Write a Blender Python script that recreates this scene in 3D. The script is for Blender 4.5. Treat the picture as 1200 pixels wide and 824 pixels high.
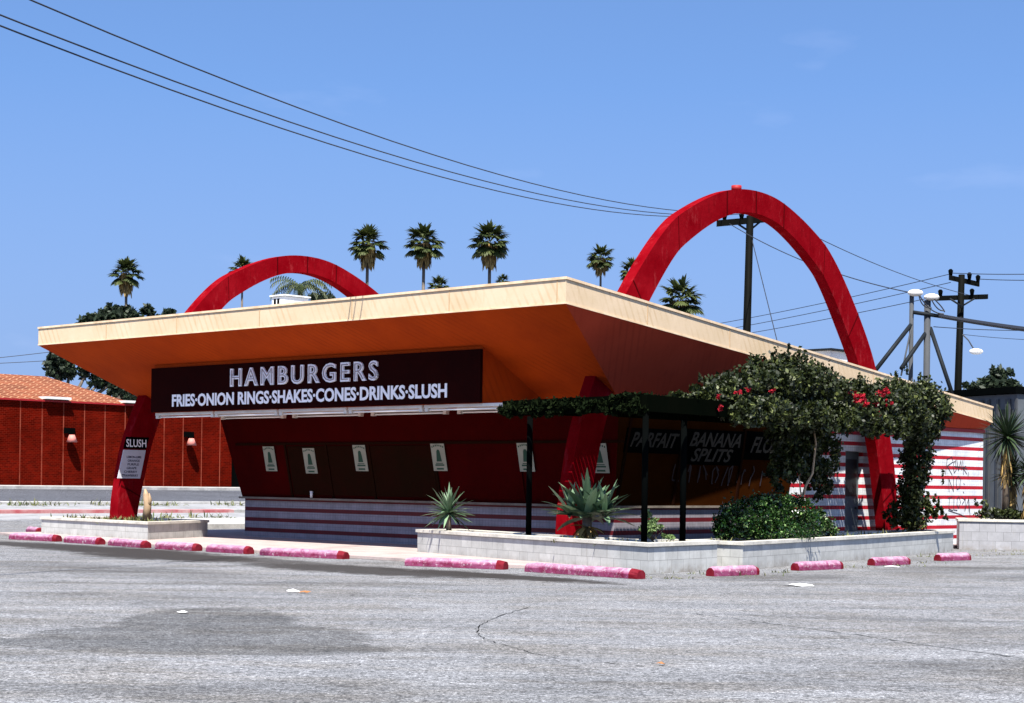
import bpy, math, random
import numpy as np
from mathutils import Vector, Matrix
rad = math.radians
for o in list(bpy.data.objects): bpy.data.objects.remove(o)
scene = bpy.context.scene
COL = scene.collection

# ------------------------------------------------------------------ camera
F, H0, SLOPE, EYE = 2050.0, 565.0, 0.0135, 1.6
rho = math.atan(SLOPE)
cd = bpy.data.cameras.new('camera'); cam = bpy.data.objects.new('camera', cd); COL.objects.link(cam)
cd.sensor_fit = 'HORIZONTAL'; cd.sensor_width = 36; cd.lens = F/1200*36
cd.shift_x = 0; cd.shift_y = (H0-412)/1200
cd.clip_start = .1; cd.clip_end = 6000
cam.matrix_world = Matrix.Translation((0, 0, EYE)) @ Matrix.Rotation(rad(90), 4, 'X') @ Matrix.Rotation(rho, 4, 'Z')
scene.camera = cam

# ------------------------------------------------------------------ world, sun, exposure
SUN_EL = rad(60); sx, sy = -.035, -.999            # horizontal direction towards the sun
w = bpy.data.worlds.new('World'); scene.world = w; w.use_nodes = True
nt = w.node_tree; nt.nodes.clear()
out = nt.nodes.new('ShaderNodeOutputWorld'); bg = nt.nodes.new('ShaderNodeBackground')
sky = nt.nodes.new('ShaderNodeTexSky'); sky.sky_type = 'NISHITA'; sky.sun_disc = False
sky.sun_elevation = SUN_EL; sky.sun_rotation = math.atan2(sx, sy)
sky.altitude = 0; sky.air_density = 1.0; sky.dust_density = .5; sky.ozone_density = 3.5
tc = nt.nodes.new('ShaderNodeTexCoord')
mp = nt.nodes.new('ShaderNodeMapping'); mp.inputs['Location'].default_value = (0, 0, .19)
nt.links.new(tc.outputs['Generated'], mp.inputs['Vector']); nt.links.new(mp.outputs[0], sky.inputs['Vector'])
hs = nt.nodes.new('ShaderNodeHueSaturation'); hs.inputs['Saturation'].default_value = 1.0; hs.inputs['Value'].default_value = 1.0
nt.links.new(sky.outputs[0], hs.inputs['Color'])
# thin wisps of cloud
mp2 = nt.nodes.new('ShaderNodeMapping'); mp2.inputs['Scale'].default_value = (5, 5, 16)
nz = nt.nodes.new('ShaderNodeTexNoise'); nz.inputs['Scale'].default_value = 1.6; nz.inputs['Detail'].default_value = 5
rp = nt.nodes.new('ShaderNodeValToRGB'); rp.color_ramp.elements[0].position = .63; rp.color_ramp.elements[1].position = 1.0
rp.color_ramp.elements[1].color = (.17, .17, .17, 1)
mx = nt.nodes.new('ShaderNodeMixRGB'); mx.inputs['Color2'].default_value = (6.5, 6.6, 8.2, 1)
nt.links.new(tc.outputs['Generated'], mp2.inputs['Vector']); nt.links.new(mp2.outputs[0], nz.inputs['Vector'])
nt.links.new(nz.outputs['Fac'], rp.inputs['Fac']); nt.links.new(rp.outputs['Color'], mx.inputs['Fac'])
ti = nt.nodes.new('ShaderNodeMixRGB'); ti.blend_type = 'MULTIPLY'; ti.inputs['Fac'].default_value = 1; ti.inputs['Color2'].default_value = (.90, 1.04, 1.20, 1)
nt.links.new(hs.outputs[0], ti.inputs['Color1']); 
sz = nt.nodes.new('ShaderNodeSeparateXYZ'); nt.links.new(tc.outputs['Generated'], sz.inputs[0])
hr = nt.nodes.new('ShaderNodeValToRGB'); hr.color_ramp.elements[0].position = 0; hr.color_ramp.elements[0].color = (.9, .9, .9, 1); hr.color_ramp.elements[1].position = .22; hr.color_ramp.elements[1].color = (0, 0, 0, 1)
hz = nt.nodes.new('ShaderNodeMixRGB'); hz.inputs['Color2'].default_value = (1.55, 2.1, 3.45, 1)
nt.links.new(sz.outputs[2], hr.inputs[0]); nt.links.new(hr.outputs[0], hz.inputs['Fac']); nt.links.new(ti.outputs[0], hz.inputs['Color1']); nt.links.new(hz.outputs[0], mx.inputs['Color1']); nt.links.new(mx.outputs[0], bg.inputs['Color'])
bg.inputs['Strength'].default_value = .08
nt.links.new(bg.outputs[0], out.inputs['Surface'])
sd = bpy.data.lights.new('sun', 'SUN'); sd.energy = 5.0; sd.angle = rad(.53); sd.color = (1, .955, .88)
so = bpy.data.objects.new('sun', sd); COL.objects.link(so)
tosun = Vector((sx*math.cos(SUN_EL), sy*math.cos(SUN_EL), math.sin(SUN_EL)))
so.rotation_euler = tosun.to_track_quat('Z', 'Y').to_euler(); so.location = (0, 0, 40)
scene.view_settings.view_transform = 'Standard'; scene.view_settings.look = 'None'
scene.view_settings.exposure = 1.3; scene.view_settings.gamma = 1

# ------------------------------------------------------------------ frames of reference
TH = rad(43.5)
Rv = Vector((math.sin(TH), math.cos(TH), 0)); Lv = Vector((-math.cos(TH), math.sin(TH), 0)); OO = Vector((2.23, 37.8, 0))
Zv = Vector((0, 0, 1))
def W(u, v, z=0.0): return OO + Lv*u + Rv*v + Zv*z         # u along the counter to the left, v back along the side wall
def at(px, py, d):                                         # a far-off point at distance d seen in that direction
    dx, dy = px-600, py-H0; c, s = math.cos(rho), math.sin(rho)
    return Vector(((dx*c+dy*s)/F*d, d, EYE-(-dx*s+dy*c)/F*d))
def ground_z(u): return max(0, min(1.06, (u-24)/25.6*1.06))

# ------------------------------------------------------------------ materials
class Mat:
    def __init__(s, name, rough=.7, spec=.3):
        s.m = bpy.data.materials.new(name); s.m.use_nodes = True; s.t = s.m.node_tree; s.n = s.t.nodes
        s.b = s.n['Principled BSDF']; s.b.inputs['Roughness'].default_value = rough; s.b.inputs['Specular IOR Level'].default_value = spec
    def new(s, t, **k):
        n = s.n.new(t)
        for a, b in k.items():
            if a in n.inputs: n.inputs[a].default_value = b
            else: setattr(n, a, b)
        return n
    def link(s, a, b): s.t.links.new(a, b)
    def coord(s, kind='Object', scale=(1, 1, 1), loc=(0, 0, 0), rot=(0, 0, 0)):
        c = s.new('ShaderNodeTexCoord'); m = s.new('ShaderNodeMapping')
        m.inputs['Scale'].default_value = scale; m.inputs['Location'].default_value = loc; m.inputs['Rotation'].default_value = rot
        s.link(c.outputs[kind], m.inputs[0]); return m.outputs[0]
    def noise(s, vec, scale, detail=4, rough=.6, dist=0):
        n = s.new('ShaderNodeTexNoise'); n.inputs['Scale'].default_value = scale; n.inputs['Detail'].default_value = detail
        n.inputs['Roughness'].default_value = rough; n.inputs['Distortion'].default_value = dist
        s.link(vec, n.inputs['Vector']); return n.outputs['Fac']
    def ramp(s, fac, stops):
        r = s.new('ShaderNodeValToRGB'); e = r.color_ramp.elements
        while len(e) < len(stops): e.new(.5)
        for i, (p, c) in enumerate(stops):
            e[i].position = p; e[i].color = (c, c, c, 1) if isinstance(c, (int, float)) else (*c, 1)
        s.link(fac, r.inputs[0]); return r.outputs[0]
    def mix(s, fac, a, b, mode='MIX'):
        n = s.new('ShaderNodeMixRGB'); n.blend_type = mode
        for i, x in ((0, fac), (1, a), (2, b)):
            if isinstance(x, (int, float)): n.inputs[i].default_value = x if i == 0 else (x, x, x, 1)
            elif isinstance(x, tuple): n.inputs[i].default_value = (*x, 1)
            else: s.link(x, n.inputs[i])
        return n.outputs[0]
    def math(s, op, a, b=0, c=None):
        n = s.new('ShaderNodeMath'); n.operation = op
        for i, x in enumerate((a, b) if c is None else (a, b, c)):
            if isinstance(x, (int, float)): n.inputs[i].default_value = x
            else: s.link(x, n.inputs[i])
        return n.outputs[0]
    def bump(s, h, strength=.3, dist=.02):
        n = s.new('ShaderNodeBump'); n.inputs['Strength'].default_value = strength; n.inputs['Distance'].default_value = dist
        s.link(h, n.inputs['Height']); s.link(n.outputs[0], s.b.inputs['Normal'])
    def color(s, c):
        if isinstance(c, tuple): s.b.inputs['Base Color'].default_value = (*c, 1)
        else: s.link(c, s.b.inputs['Base Color'])
        return s.m
    def sep(s, vec):
        n = s.new('ShaderNodeSeparateXYZ'); s.link(vec, n.inputs[0]); return n.outputs

def painted(name, c, var=.25, scale=1.2, rough=.6, c2=None, streak=True, spec=.3):
    m = Mat(name, rough, spec); v = m.coord('Object')
    c2 = c2 or tuple(x*(1-var) for x in c)
    f = m.ramp(m.noise(v, scale, 6, .65), [(.35, 0), (.7, 1)])
    col = m.mix(f, c, c2)
    if streak:
        vs = m.coord('Object', (3.2, 3.2, .25)); st = m.ramp(m.noise(vs, 2.2, 5, .7), [(.55, 0), (.8, .5)])
        col = m.mix(st, col, tuple(x*.6 for x in c))
    m.bump(m.noise(v, 25, 3), .12, .01)
    return m.color(col)

def asphalt(name, base, patchy=True):
    m = Mat(name, .9, .2); v = m.coord('Object')
    sp = m.ramp(m.noise(v, 38, 3, .9), [(.36, .10), (.47, .80), (.55, 1.2), (.64, 2.4)])
    sp = m.mix(1, sp, m.ramp(m.noise(m.coord('Object', (.8, 1, 1), loc=(3, 1, 0)), 10, 7, .9), [(.40, .42), (.47, .92), (.56, 1.12), (.64, 1.7)]), 'MULTIPLY')
    sp = m.mix(1, sp, m.ramp(m.noise(m.coord('Object', (.6, 1, 1)), 21, 2, .7), [(.36, .45), (.46, .98), (.6, 1.15)]), 'MULTIPLY')
    g2 = m.ramp(m.noise(v, 14, 5, .8), [(.36, .66), (.66, 1.28)])
    col = m.mix(1, (base[0], base[1], base[2]), sp, 'MULTIPLY'); col = m.mix(1, col, g2, 'MULTIPLY')
    if patchy:
        stretch = m.coord('Object', (.35, 1.0, 1), rot=(0, 0, rad(8)))
        big = m.ramp(m.noise(stretch, .55, 6, .68, .4), [(.32, .62), (.48, 1.0), (.68, 1.15)]); col = m.mix(1, col, big, 'MULTIPLY')
        st2 = m.coord('Object', (.5, 2.2, 1), rot=(0, 0, rad(-6)))
        dk = m.ramp(m.noise(st2, 1.9, 8, .8), [(.55, 0), (.70, .6)]); col = m.mix(dk, col, tuple(x*.42 for x in base))
        crk = m.new('ShaderNodeTexVoronoi'); crk.feature = 'DISTANCE_TO_EDGE'; crk.inputs['Scale'].default_value = .33
        wv = m.new('ShaderNodeVectorMath'); wv.operation = 'ADD'; nn = m.new('ShaderNodeTexNoise'); nn.inputs['Scale'].default_value = 1.3; nn.inputs['Detail'].default_value = 4
        m.link(v, nn.inputs['Vector']); m.link(v, wv.inputs[0]); m.link(nn.outputs['Color'], wv.inputs[1]); m.link(wv.outputs[0], crk.inputs['Vector'])
        cf = m.ramp(crk.outputs['Distance'], [(.0, .55), (.012, 0)])
        brk = m.ramp(m.noise(v, .5, 2), [(.52, 0), (.6, 1)])
        col = m.mix(m.math('MULTIPLY', cf, brk), col, tuple(x*.25 for x in base))
    m.bump(m.noise(v, 70, 3, .8), .5, .012)
    return m, col, v

def stain_mask(m, v, spots):
    """ragged oil stains at given places on the lot"""
    nz = m.noise(m.coord('Object', (.6, 1.3, 1)), 2.6, 8, .82)
    tot = None
    for (x, y, a, b, ang, k) in spots:
        mpn = m.new('ShaderNodeMapping'); mpn.vector_type = 'TEXTURE'
        mpn.inputs['Location'].default_value = (x, y, 0); mpn.inputs['Rotation'].default_value = (0, 0, ang); mpn.inputs['Scale'].default_value = (a, b, 1)
        m.link(v, mpn.inputs[0]); ln = m.new('ShaderNodeVectorMath'); ln.operation = 'LENGTH'; m.link(mpn.outputs[0], ln.inputs[0])
        d = m.math('ADD', ln.outputs['Value'], m.math('MULTIPLY', m.math('SUBTRACT', nz, .5), 2.2))
        f = m.math('MULTIPLY', m.ramp(d, [(.70, 1), (1.0, 0)]), min(1, k*1.25))
        tot = f if tot is None else m.math('MAXIMUM', tot, f)
    return tot

M = {}
m, col, v = asphalt('asphalt', (.160, .163, .171))
spots = []
for (u0, vv, a, b, k) in [(11.0, -7.2, 2.2, .7, .75), (8.0, -7.3, 2.4, .9, .8), (5.0, -8.0, 2.0, 1.0, .8), (3.0, -7.6, 1.6, .6, .6), (-1.0, -8.2, 2.2, .8, .75), (-3.5, -7.6, 2.0, .5, .8),
                          (14.5, -7.5, 2, .6, .4), (-6.8, -3.5, .6, 1.2, .35), (-7, 1.5, .7, 1.5, .3), (1.5, -12, 3, 1, .22)]:
    p = W(u0, vv); spots.append((p.x, p.y, a*1.7, b*1.5, math.atan2(Lv.y, Lv.x), k))
wt = m.ramp(m.noise(m.coord('Object', (.5, 1.2, 1), loc=(7, 3, 0)), .8, 7, .75), [(.45, 0), (.60, .9)]); col = m.mix(wt, col, m.mix(1, col, (.84, .79, .72), 'MULTIPLY'))
lt = m.ramp(m.noise(m.coord('Object', (.5, 1.4, 1), loc=(1, 9, 0)), 1.1, 8, .8), [(.47, 0), (.62, .8)]); col = m.mix(lt, col, m.mix(1, col, (1.38, 1.37, 1.36), 'MULTIPLY'))
dv = m.new('ShaderNodeTexVoronoi'); dv.inputs['Scale'].default_value = 1.1; m.link(v, dv.inputs['Vector']); dr_ = m.ramp(m.math('ADD', dv.outputs['Distance'], m.math('MULTIPLY', m.noise(v, 7, 4), .12)), [(.09, .75), (.17, 0)]); col = m.mix(dr_, col, (.04, .038, .036))
col = m.mix(stain_mask(m, v, spots), col, (.026, .023, .021))
def smooth_patch(m, v):
    ds = []
    for (x, y, a, b, ang) in ((-3.05, 16.75, 2.05, .98, -.10), (-3.35, 19.3, 1.0, 2.5, .10), (-3.9, 17.6, 1.0, 1.2, 0), (-2.4, 17.9, 1.0, 1.5, .3)):
        q = m.new('ShaderNodeMapping'); q.vector_type = 'TEXTURE'; q.inputs['Location'].default_value = (x, y, 0); q.inputs['Rotation'].default_value = (0, 0, ang); q.inputs['Scale'].default_value = (a, b, 1)
        m.link(v, q.inputs[0]); ln = m.new('ShaderNodeVectorMath'); ln.operation = 'LENGTH'; m.link(q.outputs[0], ln.inputs[0]); ds.append(ln.outputs['Value'])
    d = ds[0]
    for e in ds[1:]:
        n = m.new('ShaderNodeMath'); n.operation = 'SMOOTH_MIN'; n.inputs[2].default_value = .12; m.link(d, n.inputs[0]); m.link(e, n.inputs[1]); d = n.outputs[0]
    d = m.math('ADD', d, m.math('MULTIPLY', m.math('SUBTRACT', m.noise(v, 2.2, 8, .75), .5), .55))
    return m.ramp(d, [(.86, 1), (.93, .8), (1.0, 0)])
pf = m.math('MULTIPLY', smooth_patch(m, v), m.ramp(m.noise(v, 3, 6, .75), [(.3, .75), (.6, .45)]))
col = m.mix(pf, col, m.mix(1, col, (.28, .28, .27), 'MULTIPLY')); M['asphalt'] = m.color(col)
m, col, v = asphalt('asphalt_patch', (.095, .097, .103), False); M['patch'] = m.color(col)
m, col, v = asphalt('road_asphalt', (.075, .078, .09), True); M['road'] = m.color(col)

def concrete(name, base, var=.8, sc=1.5, joints=None):
    m = Mat(name, .9, .2); v = m.coord('Object')
    col = m.mix(1, base, m.ramp(m.noise(v, sc, 7, .7), [(.3, var), (.7, 1.12)]), 'MULTIPLY')
    col = m.mix(1, col, m.ramp(m.noise(v, 60, 3, .7), [(.35, .82), (.65, 1.1)]), 'MULTIPLY')
    m.bump(m.noise(v, 60, 3), .25, .006); return m.color(col)
M['walk'] = concrete('walkway_concrete', (.38, .31, .29), .72)
M['kerb'] = concrete('kerb_concrete', (.42, .41, .39), .55, 2.5)
M['sidewalk'] = concrete('sidewalk_concrete', (.27, .27, .275), .6)
M['capc'] = concrete('planter_cap_concrete', (.60, .57, .50), .60, 2.2)
M['countertop'] = concrete('dirty_counter_top', (.20, .17, .14), .5, 2)
M['soil'] = concrete('soil', (.075, .05, .032), .5, 9)
M['redkerb'] = painted('red_kerb_paint', (.32, .05, .06), c2=(.45, .3, .28))

def blockwall(name, base, dirt=(.22, .2, .17)):
    m = Mat(name, .85, .2); uv = m.coord('UV'); v = m.coord('Object')
    br = m.new('ShaderNodeTexBrick'); br.offset = .5; br.inputs['Scale'].default_value = 1; br.inputs['Mortar Size'].default_value = .006
    br.inputs['Brick Width'].default_value = .405; br.inputs['Row Height'].default_value = .235; br.inputs['Mortar Smooth'].default_value = .3
    br.inputs['Color1'].default_value = (*base, 1); br.inputs['Color2'].default_value = (*[x*.84 for x in base], 1)
    br.inputs['Mortar'].default_value = (*[x*.55 for x in base], 1); m.link(uv, br.inputs['Vector'])
    col = m.mix(1, br.outputs['Color'], m.ramp(m.noise(v, 3, 7, .7), [(.3, .78), (.65, 1.05)]), 'MULTIPLY')
    st = m.ramp(m.noise(m.coord('Object', (6, 6, .6)), 1.5, 6, .75), [(.56, 0), (.74, .55)]); col = m.mix(st, col, dirt)
    hz = m.sep(v)[2]; low = m.math('MULTIPLY', m.ramp(hz, [(0, 1), (.16, 0)]), m.ramp(m.noise(v, 5, 5, .7), [(.4, 0), (.65, .8)]))
    col = m.mix(low, col, (.17, .14, .11))
    pz = m.ramp(m.noise(v, 9, 6, .8), [(.62, 0), (.68, .6)]); col = m.mix(pz, col, tuple(x*.5 for x in base))
    m.bump(br.outputs['Fac'], -.35, .01); return m.color(col)
M['block'] = blockwall('white_painted_block', (.46, .46, .44))
M['block_grey'] = blockwall('grey_painted_block', (.33, .33, .345))

def stucco(name, c, c2, streakc):
    m = Mat(name, .9, .06); v = m.coord('Object'); uv = m.coord('UV')
    col = m.mix(m.ramp(m.noise(v, .8, 6, .65), [(.35, 0), (.7, 1)]), c, c2)
    su = m.sep(uv)   # fine slanted darker streaks
    dg = m.math('ADD', su[0], m.math('MULTIPLY', su[1], .55)); sw = m.math('SINE', m.math('MULTIPLY', dg, 30))
    nn = m.ramp(m.noise(v, .9, 4), [(.42, 0), (.6, .35)])
    col = m.mix(m.math('MULTIPLY', m.ramp(sw, [(.3, 0), (.9, 1)]), nn), col, streakc)
    dr = m.ramp(m.noise(m.coord('Object', (2.5, 2.5, .4)), 3, 6, .75), [(.58, 0), (.75, .5)]); col = m.mix(dr, col, streakc)
    m.bump(m.noise(v, 45, 4), .3, .008); return m, col
m, col = stucco('cream_fascia', (.62, .48, .33), (.53, .40, .25), (.38, .24, .11))
v = m.coord('Object')
p = W(-.95, 5.0, 5.2)
sm = None
for (vv, zz, r) in [(4.4, 4.85, .42), (3.5, 4.75, .3), (6.3, 4.62, .45), (8.2, 4.45, .5)]:
    q = W(-1.6+(vv+3.57)*.0795, vv, zz); mpn = m.new('ShaderNodeMapping'); mpn.vector_type = 'TEXTURE'; mpn.inputs['Location'].default_value = q; mpn.inputs['Scale'].default_value = (r*1.5, r*1.5, r)
    m.link(v, mpn.inputs[0]); ln = m.new('ShaderNodeVectorMath'); ln.operation = 'LENGTH'; m.link(mpn.outputs[0], ln.inputs[0])
    d = m.math('ADD', ln.outputs['Value'], m.math('MULTIPLY', m.math('SUBTRACT', m.noise(v, 3, 4), .5), 2)); f = m.ramp(d, [(.5, .8), (1, 0)])
    sm = f if sm is None else m.math('MAXIMUM', sm, f)
M['fascia'] = m.color(m.mix(sm, col, (.72, .40, .06)))
m, col = stucco('orange_soffit', (.44, .052, .004), (.34, .038, .004), (.22, .025, .003)); M['soffit'] = m.color(col)
m, col = stucco('side_soffit', (.46, .058, .026), (.38, .046, .02), (.26, .03, .014)); M['soffit_side'] = m.color(col)
M['joint'] = painted('fascia_joint_strip', (.50, .34, .19), streak=False); M['flash'] = painted('cream_flashing', (.74, .58, .40), c2=(.55, .38, .22), scale=3)  # joint cover strips coloured a little darker than the fascia
M['roofing'] = concrete('roof_gravel', (.4, .36, .3))
M['red'] = painted('red_arch_paint', (.14, .001, .0035), c2=(.20, .004, .008), scale=1.6, rough=.9, spec=.0)
_m = Mat('chalky_red_arch_paint', .9, 0); _v = _m.coord('Object')
_c = _m.mix(_m.ramp(_m.noise(_v, 1.6, 6, .7), [(.35, 0), (.7, 1)]), (.14, .001, .0035), (.20, .004, .008))
_c = _m.mix(_m.ramp(_m.noise(_m.coord('Object', (3, 3, 1)), 1.5, 8, .8), [(.55, 0), (.66, .5)]), _c, (.28, .03, .035))
_c = _m.mix(_m.ramp(_m.noise(_m.coord('Object', (5, 5, .8), loc=(4, 2, 1)), 2.0, 7, .8), [(.56, 0), (.68, .6)]), _c, (.06, .002, .003))
_m.bump(_m.noise(_v, 14, 4), .25, .02); M['red'] = _m.color(_c); M['redseam'] = painted('arch_seam', (.07, .002, .003), spec=0)
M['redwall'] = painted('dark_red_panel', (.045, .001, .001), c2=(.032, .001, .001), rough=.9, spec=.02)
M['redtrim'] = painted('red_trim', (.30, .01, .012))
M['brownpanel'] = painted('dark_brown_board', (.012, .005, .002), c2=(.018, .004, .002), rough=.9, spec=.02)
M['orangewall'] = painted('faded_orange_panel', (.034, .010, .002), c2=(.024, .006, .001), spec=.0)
M['dark'] = painted('black_paint', (.0015, .002, .002), rough=.9, spec=.01)
M['maroon'] = painted('maroon_sign_face', (.018, .0022, .002), c2=(.012, .002, .002), rough=.9, streak=False, spec=.02)
M['whitelet'] = painted('white_letter_paint', (.95, .94, .94), c2=(.88, .88, .9), streak=False)
def wornletter():
    m = Mat('weathered_letter', .6); v = m.coord('Object')
    f = m.ramp(m.noise(v, 5, 5, .8), [(.34, 0), (.46, 1)]); col = m.mix(f, (.26, .23, .24), (.86, .85, .88))
    return m.color(col)
M['neon'] = wornletter()
M['neontube'] = painted('dead_neon_tube', (.35, .30, .30), streak=False)
M['greylet'] = painted('faded_grey_letters', (.024, .023, .018), streak=False)
M['metal'] = painted('white_enamel_metal', (.70, .69, .66), c2=(.5, .47, .42), rough=.45)
M['tube'] = Mat('fluorescent_tube', .25).color((.8, .82, .84))
M['paper'] = painted('poster_paper', (.30, .31, .24), streak=False)
M['green'] = Mat('poster_green', .7).color((.01, .05, .028))
M['board'] = painted('white_board', (.62, .62, .66), streak=False)
M['ink'] = Mat('blue_black_ink', .7).color((.03, .03, .06))
M['spray'] = Mat('black_spray_paint', .7).color((.03, .02, .025))
M['glass'] = Mat('dark_opening', .4).color((.012, .013, .015))
M['greydoor'] = painted('grey_door_paint', (.10, .12, .13))
M['ac'] = painted('white_cooler_metal', (.72, .73, .74), rough=.5)

def striped(name, white, red):
    m = Mat(name, .6, .3); uv = m.coord('UV'); v = m.coord('Object'); z = m.sep(uv)[1]
    ph = m.math('FRACT', m.math('DIVIDE', m.math('ADD', z, -.80+.2717*20+.05), .2717))
    f = m.math('LESS_THAN', ph, .36)
    br = m.new('ShaderNodeTexBrick'); br.offset = 0; br.inputs['Scale'].default_value = 1; br.inputs['Mortar Size'].default_value = .004; br.inputs['Brick Width'].default_value = .1; br.inputs['Row Height'].default_value = .1
    br.inputs['Color1'].default_value = (*white, 1); br.inputs['Color2'].default_value = (*[x*.93 for x in white], 1); br.inputs['Mortar'].default_value = (*[x*.6 for x in white], 1)
    m.link(uv, br.inputs['Vector'])
    d = m.ramp(m.noise(v, 2.2, 7, .75), [(.38, .72), (.68, 1.02)]); col = m.mix(f, br.outputs['Color'], red); col = m.mix(1, col, d, 'MULTIPLY')
    return m.color(col)
M['tiles'] = striped('striped_mosaic_tile', (.27, .25, .28), (.10, .003, .006))
M['stripes'] = striped('striped_white_wall', (.78, .80, .82), (.42, .004, .014))

def redbrick():
    m = Mat('red_painted_brick', .95, .0); uv = m.coord('UV'); v = m.coord('Object'); s = m.sep(uv)
    br = m.new('ShaderNodeTexBrick'); br.inputs['Scale'].default_value = 1; br.inputs['Mortar Size'].default_value = .008; br.inputs['Brick Width'].default_value = .23; br.inputs['Row Height'].default_value = .085
    br.inputs['Color1'].default_value = (.105, .0035, .001, 1); br.inputs['Color2'].default_value = (.055, .002, .0008, 1); br.inputs['Mortar'].default_value = (.13, .014, .007, 1); m.link(uv, br.inputs['Vector'])
    col = m.mix(1, br.outputs['Color'], m.ramp(m.noise(v, .7, 7, .7), [(.3, .55), (.6, 1.05)]), 'MULTIPLY')
    ln = m.math('LESS_THAN', m.math('FRACT', m.math('DIVIDE', m.math('ADD', s[0], 500), 1.17)), .045)
    k = m.math('MULTIPLY', ln, m.ramp(m.noise(v, 1.5, 4), [(.3, .3), (.6, .9)]))
    return m.color(m.mix(k, col, (.26, .06, .035)))
M['brick'] = redbrick()
def rooftile():
    m = Mat('clay_roof_tile', .85, .2); uv = m.coord('UV')
    br = m.new('ShaderNodeTexBrick'); br.inputs['Scale'].default_value = 1; br.inputs['Mortar Size'].default_value = .04; br.inputs['Brick Width'].default_value = .50; br.inputs['Row Height'].default_value = .33; br.inputs['Mortar Smooth'].default_value = .4
    br.inputs['Color1'].default_value = (.19, .05, .02, 1); br.inputs['Color2'].default_value = (.12, .03, .012, 1); br.inputs['Mortar'].default_value = (.30, .15, .08, 1); m.link(uv, br.inputs['Vector'])
    m.bump(br.outputs['Fac'], .5, .03)
    return m.color(m.mix(1, br.outputs['Color'], m.ramp(m.noise(m.coord('Object'), 1, 5), [(.3, .8), (.7, 1.1)]), 'MULTIPLY'))
M['rooftile'] = rooftile()
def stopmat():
    m = Mat('worn_shaded_pink_red_paint', .85, .08); v0 = m.coord('Object'); oi = m.new('ShaderNodeObjectInfo'); ad = m.new('ShaderNodeVectorMath'); ad.operation = 'ADD'
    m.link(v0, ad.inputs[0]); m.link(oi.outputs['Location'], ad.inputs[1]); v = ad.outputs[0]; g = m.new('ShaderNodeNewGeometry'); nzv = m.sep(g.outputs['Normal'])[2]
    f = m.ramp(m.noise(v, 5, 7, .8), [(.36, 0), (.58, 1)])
    side = m.mix(f, (.13, .010, .035), (.21, .05, .11)); top = m.mix(f, (.22, .07, .14), (.34, .22, .29))  # lit tops and shaded sides painted into the colour, besides the faded tops
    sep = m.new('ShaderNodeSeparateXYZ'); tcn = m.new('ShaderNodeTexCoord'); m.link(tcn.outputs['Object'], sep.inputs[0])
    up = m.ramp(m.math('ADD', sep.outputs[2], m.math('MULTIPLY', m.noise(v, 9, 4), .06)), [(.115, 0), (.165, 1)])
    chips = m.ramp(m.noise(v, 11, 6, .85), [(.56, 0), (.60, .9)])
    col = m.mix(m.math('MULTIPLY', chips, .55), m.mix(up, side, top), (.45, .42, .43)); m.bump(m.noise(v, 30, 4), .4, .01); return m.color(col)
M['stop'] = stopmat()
M['stopend'] = painted('worn_shaded_red_end_paint', (.12, .004, .010), c2=(.17, .02, .03), scale=7, spec=.05)  # darker red for the ends: their shade is put into the paint
M['wood'] = painted('creosoted_wood', (.003, .0035, .003), c2=(.005, .005, .004), spec=.02)
M['steel'] = painted('galvanised_steel', (.06, .064, .07), rough=.7, spec=.1)
M['steeldk'] = painted('dark_steel', (.012, .015, .018), spec=.1)
M['wire'] = Mat('black_cable', .6).color((.02, .022, .028))
M['shed'] = painted('grey_sheet_metal', (.085, .095, .105), c2=(.06, .068, .078), rough=.6)
M['pinkcone'] = painted('pink_lamp_cone', (.62, .22, .18))
M['bark'] = painted('tree_bark', (.13, .10, .075), c2=(.07, .055, .04), scale=6)
M['palebark'] = painted('pale_weathered_wood', (.40, .28, .17), c2=(.25, .17, .10), scale=6)
M['pergola'] = painted('dark_green_timber', (.0012, .002, .0012), c2=(.002, .0025, .0015), rough=.95, spec=.0)
M['litter'] = Mat('paper_litter', .8).color((.75, .75, .75))
M['leafdry'] = Mat('dry_leaf', .8).color((.28, .12, .04))

def leafmat(name, a, b, rough=.45, trans=.25, c=None, spec=.3):
    m = Mat(name, rough, spec); at_ = m.new('ShaderNodeAttribute'); at_.attribute_name = 'tint'
    stops = [(0, a), (1, b)] if c is None else [(0, a), (.66, b), (.95, c)]  # c: sunlit glints put into the colour of the brightest leaves
    col = m.ramp(at_.outputs['Fac'], stops); m.color(col)
    t = m.new('ShaderNodeBsdfTranslucent'); m.link(col, t.inputs['Color']); mxs = m.new('ShaderNodeMixShader'); mxs.inputs[0].default_value = trans
    o = [n for n in m.n if n.type == 'OUTPUT_MATERIAL'][0]; m.link(m.b.outputs[0], mxs.inputs[1]); m.link(t.outputs[0], mxs.inputs[2]); m.link(mxs.outputs[0], o.inputs[0])
    return m.m
M['bush'] = leafmat('glossy_bush_leaf', (.004, .013, .003), (.015, .045, .007), .22, .10, (.22, .33, .12))  # near-black base and bright few: leaf shade and glints as colour
M['vine'] = leafmat('vine_leaf', (.005, .009, .002), (.022, .031, .005), .5, .12, (.12, .14, .04))
M['flower'] = leafmat('crimson_bract', (.22, .002, .010), (.42, .005, .022), .7, .2)
M['tree'] = leafmat('dark_tree_leaf', (.006, .013, .006), (.022, .036, .014), .6, .1)
M['palm'] = leafmat('palm_leaf', (.012, .024, .006), (.085, .10, .026), .5, .12)
M['palmdry'] = leafmat('dry_palm_leaf', (.07, .045, .015), (.36, .24, .08), .7, .1)
M['agave'] = leafmat('blue_green_agave_leaf', (.025, .055, .028), (.17, .26, .15), .45, .05)
M['yucca'] = leafmat('yucca_leaf', (.05, .09, .03), (.20, .28, .10), .45, .1)
M['yuccadk'] = leafmat('dark_yucca_leaf', (.008, .018, .008), (.035, .06, .022), .5, .05)
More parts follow.
